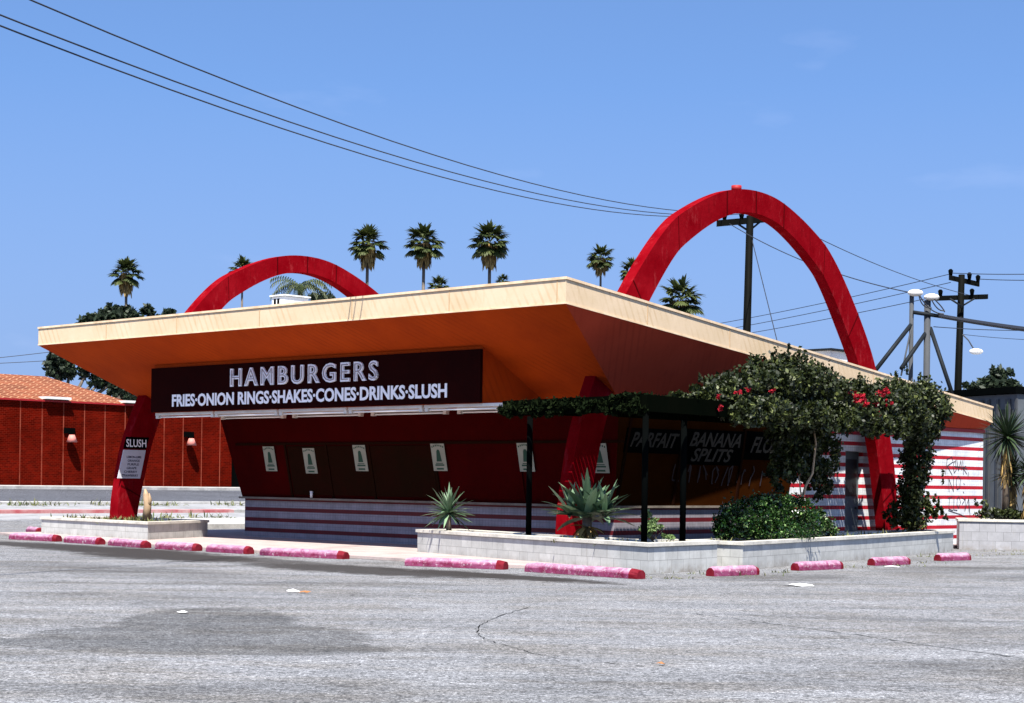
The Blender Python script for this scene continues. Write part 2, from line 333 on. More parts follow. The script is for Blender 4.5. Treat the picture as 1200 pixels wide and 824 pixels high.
M['weed'] = leafmat('weed_leaf', (.05, .08, .02), (.18, .17, .07), .7, .2)

# ------------------------------------------------------------------ mesh helpers
class MB:
    def __init__(s): s.v = []; s.f = []; s.smooth = []
    def poly(s, pts, smooth=False):
        n = len(s.v); s.v += [Vector(p) for p in pts]; s.f.append(tuple(range(n, n+len(pts)))); s.smooth.append(smooth)
    def box(s, o, ex, ey, ez):                    # corner and three edge vectors
        o, ex, ey, ez = map(Vector, (o, ex, ey, ez)); n = len(s.v)
        s.v += [o, o+ex, o+ex+ey, o+ey, o+ez, o+ex+ez, o+ex+ey+ez, o+ey+ez]
        fs = [(0, 3, 2, 1), (4, 5, 6, 7), (0, 1, 5, 4), (1, 2, 6, 5), (2, 3, 7, 6), (3, 0, 4, 7)]
        if ex.cross(ey).dot(ez) < 0: fs = [f[::-1] for f in fs]
        s.f += [tuple(n+i for i in f) for f in fs]; s.smooth += [False]*6
    def ubox(s, u0, u1, v0, v1, z0, z1): s.box(W(u0, v0, z0), Lv*(u1-u0), Rv*(v1-v0), Zv*(z1-z0))
    def prism(s, pts, ext, smooth=False):         # closed polygon pushed along ext
        pts = [Vector(p) for p in pts]; ext = Vector(ext); n = len(s.v); k = len(pts)
        nrm = sum(((pts[i]-pts[0]).cross(pts[(i+1) % k]-pts[0]) for i in range(1, k-1)), Vector())
        if nrm.dot(ext) < 0: pts = pts[::-1]
        s.v += pts+[p+ext for p in pts]
        s.f.append(tuple(n+i for i in range(k))[::-1]); s.f.append(tuple(n+k+i for i in range(k)))
        s.smooth += [False, False]
        for i in range(k): j = (i+1) % k; s.f.append((n+i, n+j, n+k+j, n+k+i)); s.smooth.append(smooth)
    def tube(s, path, r, n=8, cap=True):
        path = [Vector(p) for p in path]; rs = r if isinstance(r, (list, tuple)) else [r]*len(path)
        base = len(s.v); up = None
        for i, p in enumerate(path):
            d = (path[min(i+1, len(path)-1)]-path[max(i-1, 0)]).normalized()
            if up is None: up = Vector((0, 0, 1)) if abs(d.z) < .9 else Vector((1, 0, 0))
            a = d.cross(up).normalized(); b = a.cross(d).normalized(); up = b
            for k in range(n):
                t = 2*math.pi*k/n; s.v.append(p+(a*math.cos(t)+b*math.sin(t))*rs[i])
        for i in range(len(path)-1):
            for k in range(n):
                k2 = (k+1) % n; s.f.append((base+i*n+k, base+i*n+k2, base+(i+1)*n+k2, base+(i+1)*n+k)); s.smooth.append(n > 5)
        if cap:
            s.f.append(tuple(base+k for k in range(n))[::-1]); s.f.append(tuple(base+(len(path)-1)*n+k for k in range(n))); s.smooth += [False]*2
    def build(s, name, mat, parent=None, bevel=0, base=None):
        base = Vector(base) if base is not None else (parent.location.copy() if parent and parent.parent is None else (parent['base_pt_v'] if False else None))
        if parent is not None:
            root = parent
            while root.parent: root = root.parent
            base = root.location.copy()
        if base is None: base = Vector((0, 0, 0))
        me = bpy.data.meshes.new(name); me.from_pydata([tuple(p-base) for p in s.v], [], s.f)
        me.polygons.foreach_set('use_smooth', s.smooth)
        uv = me.uv_layers.new(name='UVMap')
        for p in me.polygons:
            n = p.normal
            if abs(n.z) > .93: ta, tb = Vector((1, 0, 0)), Vector((0, 1, 0))
            else:
                ta = Zv.cross(n).normalized(); tb = Zv
                if abs(n.z) > .3: tb = n.cross(ta).normalized()
            for li in p.loop_indices:
                q = me.vertices[me.loops[li].vertex_index].co+base; uv.data[li].uv = (q.dot(ta), q.dot(tb))
        me.update(); me.materials.append(mat)
        o = bpy.data.objects.new(name, me); COL.objects.link(o)
        if parent is None: o.location = base
        else: o.parent = parent
        if bevel:
            md = o.modifiers.new('bevel', 'BEVEL'); md.width = bevel; md.segments = 2; md.limit_method = 'ANGLE'
        return o

def ellip(mb, c, rx, ry, rz, nu=16, nv=8):
    c = Vector(c); g = [[c+Vector((rx*math.sin(math.pi*j/nv)*math.cos(6.28318*i/nu), ry*math.sin(math.pi*j/nv)*math.sin(6.28318*i/nu), rz*math.cos(math.pi*j/nv))) for i in range(nu)] for j in range(1, nv)]
    for j in range(len(g)-1):
        for i in range(nu): k = (i+1) % nu; mb.poly([g[j+1][i], g[j+1][k], g[j][k], g[j][i]], True)
    mb.poly(g[0]); mb.poly(g[-1][::-1])
def thing(name, label, cat, loc, group=None):
    o = bpy.data.objects.new(name, None); COL.objects.link(o); o.location = loc; o.empty_display_size = .2
    o['label'] = label; o['category'] = cat
    if group: o['group'] = group
    return o
def tag(o, label, cat, group=None):
    o['label'] = label; o['category'] = cat
    if group: o['group'] = group
    return o
def struct(o): o['kind'] = 'structure'; return o
def stuff(o): o['kind'] = 'stuff'; return o
def copy_tree(o, parent=None):
    c = o.copy(); COL.objects.link(c)
    if parent: c.parent = parent
    for ch in list(o.children): copy_tree(ch, c)
    return c

def text_mb(txt, origin, X, Y, x0, x1, y0, y1, ext=.01, bold=0.0, shear=0.0, mb=None, space=1.0):
    """lettering fitted into the box x0..x1, y0..y1 on the plane origin + X, Y"""
    cu = bpy.data.curves.new('t', 'FONT'); cu.body = txt; cu.extrude = .02; cu.offset = bold; cu.shear = shear; cu.space_character = space; cu.resolution_u = 3
    cu.align_x = 'CENTER'
    ob = bpy.data.objects.new('t', cu); COL.objects.link(ob); bpy.context.view_layer.update()
    me = ob.evaluated_get(bpy.context.evaluated_depsgraph_get()).to_mesh()
    vs = [v.co.copy() for v in me.vertices]; fs = [tuple(p.vertices) for p in me.polygons]
    ob.to_mesh_clear(); bpy.data.objects.remove(ob); bpy.data.curves.remove(cu)
    ax, bx = min(v.x for v in vs), max(v.x for v in vs); ay, by = min(v.y for v in vs), max(v.y for v in vs)
    mb = mb or MB(); n = len(mb.v); N = X.cross(Y)
    for v in vs:
        a = x0+(v.x-ax)/(bx-ax)*(x1-x0); b = y0+(v.y-ay)/(by-ay)*(y1-y0)
        mb.v.append(origin+X*a+Y*b+N*(v.z/.02*ext))
    mb.f += [tuple(n+i for i in f) for f in fs]; mb.smooth += [False]*len(fs)
    return mb

def np_mesh(name, V, Fq, mat, parent=None, tint=None, base=(0, 0, 0), k=4):
    base = Vector(base)
    if parent is not None:
        root = parent
        while root.parent: root = root.parent
        base = root.location.copy()
    V = V-np.array(base); me = bpy.data.meshes.new(name)
    me.vertices.add(len(V)); me.vertices.foreach_set('co', V.astype(np.float32).ravel())
    nf = len(Fq); me.loops.add(nf*k); me.loops.foreach_set('vertex_index', Fq.astype(np.int32).ravel())
    me.polygons.add(nf); me.polygons.foreach_set('loop_start', np.arange(0, nf*k, k, dtype=np.int32)); me.polygons.foreach_set('loop_total', np.full(nf, k, dtype=np.int32))
    me.update(calc_edges=True)
    if tint is not None:
        a = me.attributes.new('tint', 'FLOAT', 'FACE'); a.data.foreach_set('value', tint.astype(np.float32))
    me.materials.append(mat); o = bpy.data.objects.new(name, me); COL.objects.link(o)
    if parent is not None: o.parent = parent
    else: o.location = base
    return o

def leaves(name, blobs, size, mat, parent, seed=0, shell=.45, droop=.3, aspect=.5):
    """blobs: (centre, (rx,ry,rz), count). Small folded leaves spread through each blob, in clumps."""
    rng = np.random.default_rng(seed); P = []; T = []
    for c, r, n in blobs:
        nc = max(4, n//28); d = rng.normal(size=(nc, 3)); d /= np.linalg.norm(d, axis=1)[:, None]
        rr = rng.uniform(shell, 1.0, nc)**.7; cc = d*rr[:, None]
        idx = rng.integers(0, nc, n); off = rng.normal(size=(n, 3))*.13
        P.append(np.array(c)+(cc[idx]+off)*np.array(r)); T.append(np.clip(rng.normal(.42, .2, n)+rng.uniform(-.22, .22, nc)[idx], 0, 1))
    P = np.concatenate(P); T = np.concatenate(T); n = len(P)
    a = rng.normal(size=(n, 3)); a[:, 2] -= droop; a /= np.linalg.norm(a, axis=1)[:, None]
    b = rng.normal(size=(n, 3)); b -= (b*a).sum(1)[:, None]*a; b /= np.linalg.norm(b, axis=1)[:, None]
    L = (size*rng.uniform(.6, 1.4, n))[:, None]; Wd = L*aspect
    V = np.stack([P-a*L*.5, P+b*Wd*.5, P+a*L*.5, P-b*Wd*.5], 1).reshape(-1, 3)
    return np_mesh(name, V, np.arange(n*4).reshape(-1, 4), mat, parent, T)

def blade(mbv, mbf, mbt, base, d, length, width, bend, rng, segs=4, tint=None, fold=.25):
    """one long tapered leaf bending down"""
    d = d/np.linalg.norm(d); side = np.cross(d, [0, 0, 1.0]); sn = np.linalg.norm(side); side = side/sn if sn > 1e-4 else np.array([1.0, 0, 0])
    up = np.cross(side, d); p = np.array(base, float); rows = []; cur = d.copy()
    for i in range(segs+1):
        t = i/segs; wd = width*(math.sin(math.pi*min(1, .22+.78*t))**.8 if t < 1 else 0.02)*.5+.001
        rows.append((p-side*wd+up*wd*fold*2, p.copy(), p+side*wd+up*wd*fold*2))
        cur = cur+np.array([0, 0, -bend/segs]); cur /= np.linalg.norm(cur); p = p+cur*length/segs
    tv = rng.uniform(0, 1) if tint is None else tint; n = len(mbv)
    for r in rows: mbv.extend(r)
    for i in range(segs):
        for j in (0, 1):
            a = n+i*3+j; mbf.append((a, a+1, a+4, a+3)); mbt.append(min(1, max(0, tv+rng.uniform(-.06, .06))))

def rosette(name, centre, n, length, width, mat, parent, seed, elmin=-10, elmax=85, bend=.5, segs=4):
    rng = np.random.default_rng(seed); V = []; Fc = []; T = []
    for i in range(n):
        az = i*2.39996+rng.uniform(-.3, .3); el = rad(elmin+(elmax-elmin)*((i+.5)/n)+rng.uniform(-8, 8))
        d = np.array([math.cos(az)*math.cos(el), math.sin(az)*math.cos(el), math.sin(el)])
        blade(V, Fc, T, np.array(centre)+d*width*.3, d, length*rng.uniform(.75, 1.1), width*rng.uniform(.8, 1.15), bend*rng.uniform(.4, 1.5), rng, segs)
    return np_mesh(name, np.array(V), np.array(Fc), mat, parent, np.array(T))

# ================================================================== THE SETTING
# lot and terrain: one sheet, rising to the road on the left, out to the horizon
mb = MB()
us = [-2500, -60, 24, 49.6, 3000]; vs = [-2500, -60, 60, 3000]
for i in range(len(us)-1):
    for j in range(len(vs)-1):
        mb.poly([W(us[i], vs[j], ground_z(us[i])), W(us[i], vs[j+1], ground_z(us[i])), W(us[i+1], vs[j+1], ground_z(us[i+1])), W(us[i+1], vs[j], ground_z(us[i+1]))])
mb.f = [f[::-1] for f in mb.f]
struct(mb.build('ground', M['asphalt']))
def strip(name, mat, u0, u1, v0, v1, h, over=.004):
    mb = MB(); z0, z1 = ground_z(u0)+over, ground_z(u1)+over
    a = [W(u0, v0, z0-.02), W(u1, v0, z1-.02), W(u1, v0, z1+h), W(u0, v0, z0+h)]
    mb.prism(a, Rv*(v1-v0)); return struct(mb.build(name, mat))
strip('gutter', M['sidewalk'], 27.3, 30.3, -60, 90, .0)
strip('red_kerb', M['redkerb'], 30.3, 30.6, -60, 13, .12)
strip('kerb', M['kerb'], 30.3, 30.6, 13, 90, .12)
strip('sidewalk', M['sidewalk'], 30.6, 33.8, -60, 90, .12)
strip('kerb', M['kerb'], 33.8, 34.3, -60, 90, .20)
strip('road', M['road'], 34.3, 47.4, -60, 120, .0)
strip('kerb', M['kerb'], 47.4, 48.2, -60, 120, .14)
strip('concrete_island', M['kerb'], 20.5, 25.5, 2.2, 20, .14)

# concrete apron under the stand
mb = MB()
apron = [W(18, -4.4), W(12.4, -5.45), W(6.8, -5.55), W(2.1, -5.3), W(-2, -5.4), W(-4.4, -4.5), W(-3.4, 2.2), W(-1.0, 11), W(-.4, 17), W(18, 17)]
mb.prism([p+Zv*.004 for p in apron], Zv*.056)
struct(mb.build('walkway', M['walk']))

def crack(pts, wd, name='pavement_crack'):
    pts = [Vector((x, y, 0)) for x, y in pts]; fine = []; r2 = random.Random(len(pts)*7+3)
    for i in range(len(pts)-1):
        for j in range(8): fine.append(pts[i].lerp(pts[i+1], j/8)+Vector((r2.uniform(-.02, .02), r2.uniform(-.03, .03), 0)))
    mb = MB(); lo = []; hi = []
    for i, p in enumerate(fine):
        q = fine[min(i+1, len(fine)-1)]-fine[max(i-1, 0)]; n = Vector((-q.y, q.x, 0)).normalized()*wd*r2.uniform(.15, 1)*.5
        lo.append(p-n+Zv*.005); hi.append(p+n+Zv*.005)
    for i in range(len(fine)-1): mb.poly([lo[i], lo[i+1], hi[i+1], hi[i]])
    return struct(mb.build(name, M['dark']))
crack([(.24, 22.36), (-.13, 20.87), (-.32, 19.59), (-.34, 18.48), (-.25, 17.69), (-.06, 17.16), (.18, 16.42), (.49, 15.83), (.78, 15.65), (1.21, 15.27)], .016)
crack([(2.3, 21.6), (2.68, 20.96), (3.21, 19.82), (3.78, 18.8), (4.25, 17.69), (4.85, 16.49)], .026)

# ================================================================== THE STAND
B = thing('hamburger_stand', 'closed drive-up hamburger stand with wide orange-soffited roof and striped counter', 'building', W(6.5, 6, 0))
# ---- roof
FR, FL, RL, RR = (-1.69, -3.57), (17.36, -3.57), (15.7, 16.3), (-.17, 16.3)
zt = [5.60, 5.59, 3.91, 3.91]; zb = [5.085, 5.11, 3.46, 3.46]
top = [W(*p, z) for p, z in zip((FR, FL, RL, RR), zt)]; bot = [W(*p, z) for p, z in zip((FR, FL, RL, RR), zb)]
mb = MB()
for i in range(4):
    j = (i+1) % 4; mb.poly([bot[i], top[i], top[j], bot[j]])
fascia = mb.build('roof_fascia', M['fascia'], B)
for i, js in ((0, (.012, .17, .33, .5, .67, .83)), (3, (.18, .36, .52, .70, .86))):
    a0, a1, c0_, c1_ = top[i], top[(i+1) % 4], bot[i], bot[(i+1) % 4]; dd = (a1-a0).normalized(); nn = dd.cross(Zv).normalized()
    if nn.dot(a0-W(7, 6)) < 0: nn = -nn
    for j in js:
        p, q = a0.lerp(a1, j), c0_.lerp(c1_, j); mb = MB(); mb.box(q-dd*.012+nn*.001, dd*.024, nn*.006, p-q); mb.build('fascia_joint', M['joint'], B)
    mb = MB(); mb.box(a0-dd*.01-Zv*.035+nn*.001, (a1-a0)+dd*.02, nn*.022, Zv*.05); mb.build('roof_flashing', M['flash'], B)
    mb = MB(); mb.box(c0_+nn*.001, (c1_-c0_), nn*.014, Zv*.03); mb.build('drip_edge', M['flash'], B)
inner = [W(FR[0]+.25, FR[1]+.25, 5.45), W(FL[0]-.25, FL[1]+.25, 5.44), W(RL[0]-.25, RL[1]-.25, 3.80), W(RR[0]+.25, RR[1]-.25, 3.80)]
mb = MB(); mb.poly(inner)
for i in range(4): j = (i+1) % 4; mb.poly([top[i], inner[i], inner[j], top[j]])
mb.build('roof_deck', M['roofing'], B)
b0 = W(-.48, -.48, 3.36); b3 = W(0, 16.1, 3.25)
b4, b5 = W(15.3, 16.1, 3.25), W(15.65, -.48, 3.36)
def edge(v): t = (v+3.57)/19.87; return bot[0].lerp(bot[3], t)
mb = MB(); mb.poly([bot[0], bot[1], b5, b0]); mb.build('front_soffit', M['soffit'], B)
mb = MB(); 
NS = 24
for i in range(NS):
    t0, t1 = i/NS, (i+1)/NS; mb.poly([bot[0].lerp(bot[3], t0), b0.lerp(b3, t0), b0.lerp(b3, t1), bot[0].lerp(bot[3], t1)], True)
mb.build('side_soffit', M['soffit_side'], B)
mb = MB(); mb.poly([bot[3], b3, b4, bot[2]]); mb.poly([bot[2], b4, b5, bot[1]]); mb.build('rear_soffit', M['soffit'], B)
mb = MB(); mb.poly([b0, b3, b4, b5]); mb.build('ceiling', M['soffit'], B)
# ---- sign bulkhead: orange wedge hung under the front soffit
mb = MB(); mb.prism([W(1.63, -.46, 3.27), W(1.63, -2.48, 3.27), W(1.63, -2.48, 4.51), W(1.63, -.46, 3.39)], Lv*11.9); mb.build('sign_bulkhead', M['soffit'], B)
# ---- counter, leaning walls
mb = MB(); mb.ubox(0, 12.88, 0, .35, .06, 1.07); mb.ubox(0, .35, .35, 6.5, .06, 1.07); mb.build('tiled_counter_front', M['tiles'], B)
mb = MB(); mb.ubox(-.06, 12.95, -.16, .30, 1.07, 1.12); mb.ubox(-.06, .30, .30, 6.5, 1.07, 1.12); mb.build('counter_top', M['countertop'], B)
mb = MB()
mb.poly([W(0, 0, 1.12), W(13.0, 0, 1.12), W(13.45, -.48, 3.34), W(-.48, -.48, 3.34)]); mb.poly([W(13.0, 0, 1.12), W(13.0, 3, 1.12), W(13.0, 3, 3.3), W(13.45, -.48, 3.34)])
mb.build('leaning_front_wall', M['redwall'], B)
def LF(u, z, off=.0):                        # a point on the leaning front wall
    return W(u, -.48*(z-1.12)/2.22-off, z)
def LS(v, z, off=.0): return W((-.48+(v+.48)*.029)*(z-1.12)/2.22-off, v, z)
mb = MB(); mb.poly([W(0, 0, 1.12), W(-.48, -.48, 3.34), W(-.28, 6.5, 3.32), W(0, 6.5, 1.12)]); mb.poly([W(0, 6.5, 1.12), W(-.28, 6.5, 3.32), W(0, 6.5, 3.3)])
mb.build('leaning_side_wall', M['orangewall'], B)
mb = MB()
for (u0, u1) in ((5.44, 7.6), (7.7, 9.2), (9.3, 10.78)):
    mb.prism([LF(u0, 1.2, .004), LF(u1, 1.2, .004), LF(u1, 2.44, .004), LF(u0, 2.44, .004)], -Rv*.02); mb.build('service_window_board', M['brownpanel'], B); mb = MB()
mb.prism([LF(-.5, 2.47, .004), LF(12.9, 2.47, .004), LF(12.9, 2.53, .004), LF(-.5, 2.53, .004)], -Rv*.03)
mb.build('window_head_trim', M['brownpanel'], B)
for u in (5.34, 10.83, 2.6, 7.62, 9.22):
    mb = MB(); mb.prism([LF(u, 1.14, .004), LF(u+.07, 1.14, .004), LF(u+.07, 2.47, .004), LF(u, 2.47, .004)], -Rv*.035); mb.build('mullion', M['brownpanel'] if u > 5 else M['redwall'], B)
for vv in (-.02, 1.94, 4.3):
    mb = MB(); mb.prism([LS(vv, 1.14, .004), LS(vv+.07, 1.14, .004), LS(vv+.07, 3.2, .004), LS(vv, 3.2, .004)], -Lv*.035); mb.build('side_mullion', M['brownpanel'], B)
# ---- rear block with red and white stripes
mb = MB()
def wallrect(v0, v1, z0, z1): mb.poly([W(0, v0, z0), W(0, v0, z1), W(0, v1, z1), W(0, v1, z0)])
wallrect(6.5, 9.03, .0, 3.22); wallrect(9.03, 9.84, 2.50, 3.22); wallrect(9.84, 16.1, .0, 3.22)
mb.poly([W(0, 6.5, 0), W(0, 6.5, 3.22), W(.4, 6.5, 3.22), W(.4, 6.5, 0)])
mb.poly([W(0, 16.1, 0), W(0, 16.1, 3.22), W(13, 16.1, 3.22), W(13, 16.1, 0)]); mb.poly([W(13, 16.1, 0), W(13, 16.1, 3.22), W(13, .3, 3.22), W(13, .3, 0)])
for a, b_ in ((9.03, 9.03), (9.84, 9.84)): mb.poly([W(0, a, 0), W(0, a, 2.5), W(.25, a, 2.5), W(.25, a, 0)])
mb.poly([W(0, 9.03, 2.5), W(.25, 9.03, 2.5), W(.25, 9.84, 2.5), W(0, 9.84, 2.5)])
stripewall = mb.build('striped_wall', M['stripes'], B)
mb = MB(); mb.ubox(.0, .0-.05, 6.55, 16.12, 3.16, 3.25); mb.build('wall_head_trim', M['redtrim'], B)
mb = MB(); mb.ubox(.12, .16, 9.04, 9.83, .06, 2.49); door = mb.build('side_door', M['greydoor'], B)
mb = MB(); mb.ubox(.10, .12, 9.16, 9.72, 1.35, 2.3); mb.build('door_pane', M['glass'], door)
mb = MB(); mb.tube([W(.05, 9.68, 1.05), W(.11, 9.68, 1.05)], .03); mb.build('door_knob', M['steel'], door)
# graffiti sprayed on the striped wall
def gstroke(mb, pts, wd=.022):
    for i in range(len(pts)-1):
        a = W(-.006, pts[i][0], pts[i][1]); b = W(-.006, pts[i+1][0], pts[i+1][1]); d = (b-a)
        if d.length < 1e-5: continue
        n = d.normalized().cross(Lv)*wd*.5; e = d.normalized()*wd*.4; mb.poly([a-n-e, b-n+e, b+n+e, a+n-e])
mb = MB()
G = [[(14.10, 2.42), (14.02, 1.98)], [(14.08, 2.38), (14.35, 2.46), (14.42, 2.32), (14.1, 2.2), (14.38, 1.96)],
     [(14.45, 2.3), (14.55, 2.36), (14.6, 2.1), (14.5, 2.02), (14.42, 2.18), (14.48, 2.32)], [(14.62, 2.38), (14.72, 2.08), (14.84, 2.36), (14.9, 2.1)],
     [(14.95, 2.36), (15.0, 1.98)], [(15.14, 2.22), (14.96, 2.16), (15.18, 2.0)], [(15.28, 2.04), (15.26, 1.94)], [(14.5, 2.2), (15.2, 2.14)],
     [(14.2, 1.86), (14.22, 1.5)], [(14.2, 1.86), (14.46, 1.5)], [(14.46, 1.5), (14.46, 1.9)], [(14.62, 1.86), (14.72, 1.93), (14.84, 1.84), (14.8, 1.6), (14.66, 1.56), (14.6, 1.74), (14.64, 1.88)],
     [(15.02, 1.74), (15.06, 1.7)], [(15.0, 1.5), (15.04, 1.46)],
     [(14.16, 1.32), (14.4, 1.34)], [(14.26, 1.34), (14.22, 1.02), (14.44, .98)], [(14.5, 1.36), (14.48, 1.0), (14.68, .98)], [(14.66, 1.3), (14.78, 1.36), (14.86, 1.2), (14.76, 1.04), (14.66, 1.14), (14.68, 1.3)],
     [(14.92, 1.34), (15.1, 1.28), (14.94, 1.14)], [(15.14, 1.34), (15.1, .96), (15.3, 1.3), (15.34, .94)], [(14.2, .98), (14.9, .86), (15.42, .72)], [(15.3, 1.36), (15.4, .8)]]
for g in G: gstroke(mb, g)
mb.build('graffiti', M['spray'], stripewall)
# graffiti scrawl over the boarded orange side
mb = MB(); r3 = random.Random(8); x = 1.9
while x < 5.2:
    pts = [(x+r3.uniform(-.1, .18), 1.75+r3.uniform(-.18, .32)) for _ in range(4)]
    for i in range(3):
        a, b_ = LS(pts[i][0], pts[i][1], .008), LS(pts[i+1][0], pts[i+1][1], .008); d = (b_-a).normalized(); n = d.cross(Lv)*.02; mb.poly([a-n, b_-n, b_+n, a+n])
    x += r3.uniform(.22, .34)
mb.build('graffiti', M['spray'], B)

# ---- signs
S = thing('menu_sign', 'long maroon HAMBURGERS menu board under the front of the roof', 'sign', W(7.6, -2.5, 3.27))
mb = MB(); mb.ubox(1.61, 13.55, -2.49, -2.57, 3.275, 4.41); mb.build('sign_board', M['maroon'], S)
org = W(0, -2.572, 0); X, Y = -Lv, Zv
mb = text_mb('HAMBURGERS', org, X, Y, -10.18, -4.80, 3.84, 4.29, .04, .022, space=1.32); mb.build('channel_lettering', M['neon'], S)
mb = text_mb('HAMBURGERS', org-Rv*.042, X, Y, -10.14, -4.84, 3.88, 4.25, .006, -.022, space=1.32); mb.build('neon_tubing', M['neontube'], S)
mb = text_mb('FRIES\u00b7ONION RINGS\u00b7SHAKES\u00b7CONES\u00b7DRINKS\u00b7SLUSH', org, X, Y, -12.62, -2.60, 3.40, 3.715, .008, .03); mb.build('menu_lettering', M['whitelet'], S)

def side_sign(name, label, v0, v1, z0, z1, lines):
    t = thing(name, label, 'sign', LS((v0+v1)/2, z0)); mb = MB()
    mb.prism([LS(v0, z0, .006), LS(v1, z0, .006), LS(v1, z1, .006), LS(v0, z1, .006)], -Lv*.03); mb.build('sign_board', M['dark'], t)
    o = LS(0, 1.12, .045); Yl = (LS(0, 3.12)-LS(0, 1.12)).normalized(); k = 1/ Yl.z
    for (tx, a, b_, y0, y1) in lines: text_mb(tx, o, Rv, Yl, a, b_, (y0-1.12)*k, (y1-1.12)*k, .003, .02, .35).build('sign_lettering', M['greylet'], t)
    return t
side_sign('hanging_sign', 'dark PARFAIT sign board leaning out beside the front corner', -.05, 1.93, 2.27, 2.80, [('PARFAIT', .1, 1.75, 2.40, 2.72)])
side_sign('hanging_sign', 'dark BANANA SPLITS sign board in the middle of the side wall', 2.02, 4.28, 2.05, 2.84, [('BANANA', 2.16, 4.06, 2.46, 2.78), ('SPLITS', 2.3, 3.84, 2.12, 2.42)])
side_sign('hanging_sign', 'dark FLOATS sign board half behind the hanging vines', 4.38, 6.35, 2.2, 2.86, [('FLOATS', 4.5, 6.2, 2.36, 2.74)])

labels = ['pale green and white poster at the far left end of the red window wall', 'pale poster on the leftmost dark boarded service window', 'pale poster between two others on the dark boards above the counter',
          'pale poster where dark boards meet red panel behind the small spiky plant', 'pale poster on the red wall half behind the thin black pergola post', 'pale poster on the red wall partly behind the arch leg near the corner']
for (u, zc), lb in zip([(11.52, 2.12), (9.92, 2.07), (7.98, 2.14), (5.2, 2.16), (2.4, 2.16), (.22, 2.14)], labels):
    t = thing('wall_poster', lb, 'poster', LF(u, zc), 'posters on the service windows')
    def Q(a, z): return LF(u-a, zc+z, .045)
    mb = MB(); mb.prism([Q(-.23, -.32), Q(.23, -.32), Q(.23, .32), Q(-.23, .32)], -Rv*.004); mb.build('poster_sheet', M['paper'], t)
    def R2(mb, a0, a1, z0, z1): mb.poly([Q(a0, z0)-Rv*.006, Q(a1, z0)-Rv*.006, Q(a1, z1)-Rv*.006, Q(a0, z1)-Rv*.006])
    mb = MB(); mb.poly([Q(a, z)-Rv*.006 for a, z in [(-.09, -.10), (.09, -.10), (.07, .04), (.055, .14), (.03, .18), (-.03, .18), (-.055, .14), (-.07, .04)]])
    R2(mb, -.12, .12, -.15, -.13); R2(mb, -.15, .15, -.20, -.165); R2(mb, -.12, .12, -.29, -.25)
    for k in range(7):
        a = -.18+k*.06; zz = .24+.04*math.cos((a)/.18*1.5); R2(mb, a-.018, a+.018, zz-.02, zz+.02)
    mb.build('poster_print', M['green'], t)

# ---- fluorescent strips under the sign and over the windows
def fixture(u0, u1, vv, zz, label):
    t = thing('light_fixture', label, 'light fixture', W((u0+u1)/2, vv, zz), 'fluorescent strips under the canopy sign')
    mb = MB(); mb.ubox(u0+.03, u1-.03, vv-.07, vv+.07, zz, zz+.07); mb.build('fixture_channel', M['metal'], t, .006)
    mb = MB(); mb.tube([W(u0+.14, vv, zz-.04), W(u1-.14, vv, zz-.04)], .02, 8); mb.build('fixture_tube', M['tube'], t)
    for a in (u0+.08, u1-.08):
        mb = MB(); mb.ubox(a-.05, a+.05, vv-.05, vv+.05, zz-.075, zz-.002); mb.build('lamp_socket', M['metal'], t)
ord5 = ['second', 'third', 'fourth', 'fifth']
for i in range(5):
    u0 = 13.55-2.52*(i+1); lb = 'white fluorescent strip at the left end of the outer row under the menu sign' if i == 0 else ('white fluorescent strip sticking out past the right end of the menu sign' if i == 4 else '%s white fluorescent strip from the left under the menu sign edge' % ord5[i-1])
    fixture(u0, u0+2.5, -2.40, 3.195, lb)
for i in range(4):
    u0 = 12.6-2.9*(i+1); lb = ['inner', 'inner', 'inner', 'inner'][i]+' row fluorescent strip close to the windows, ' + ['leftmost of four', 'second from the left of four', 'third from the left of four', 'rightmost of four'][i]
    fixture(u0, u0+2.6, -1.25, 3.19, lb)

# ================================================================== ARCHES
ext = [(6.5, -.02), (6.45, .5), (6.4, 1.1), (6.2, 2.2), (5.95, 3.0), (5.6, 3.8), (5.27, 4.59), (5.0, 5.09), (4.64, 5.62), (4.15, 6.25), (3.6, 6.87), (3.09, 7.34), (2.64, 7.63), (1.8, 8.03), (.9, 8.33), (0, 8.42)]
inn = [(5.86, -.02), (5.84, .4), (5.76, .9), (5.60, 1.6), (5.40, 2.4), (5.15, 3.12), (4.82, 3.9), (4.45, 4.69), (4.16, 5.12), (3.8, 5.6), (3.4, 6.12), (3.0, 6.58), (2.62, 6.90), (1.75, 7.42), (.9, 7.77), (0, 7.9)]
ext = [(-a, b) for a, b in ext]; inn = [(-a, b) for a, b in inn]
def smooth_half(P, n=4):
    P = [Vector((a, b, 0)) for a, b in P]; out_ = []
    for i in range(len(P)-1):
        p0 = P[max(i-1, 0)]; p1, p2 = P[i], P[i+1]; p3 = P[i+2] if i+2 < len(P) else Vector((-P[i][0], P[i][1], 0))
        for k in range(n):
            t = k/n; out_.append(.5*((2*p1)+(p2-p0)*t+(2*p0-5*p1+4*p2-p3)*t*t+(3*p1-p0-3*p2+p3)*t*t*t))
    out_.append(P[-1]); return out_+[Vector((-p.x, p.y, 0)) for p in out_[-2::-1]]
E_, I_ = smooth_half(ext), smooth_half(inn)
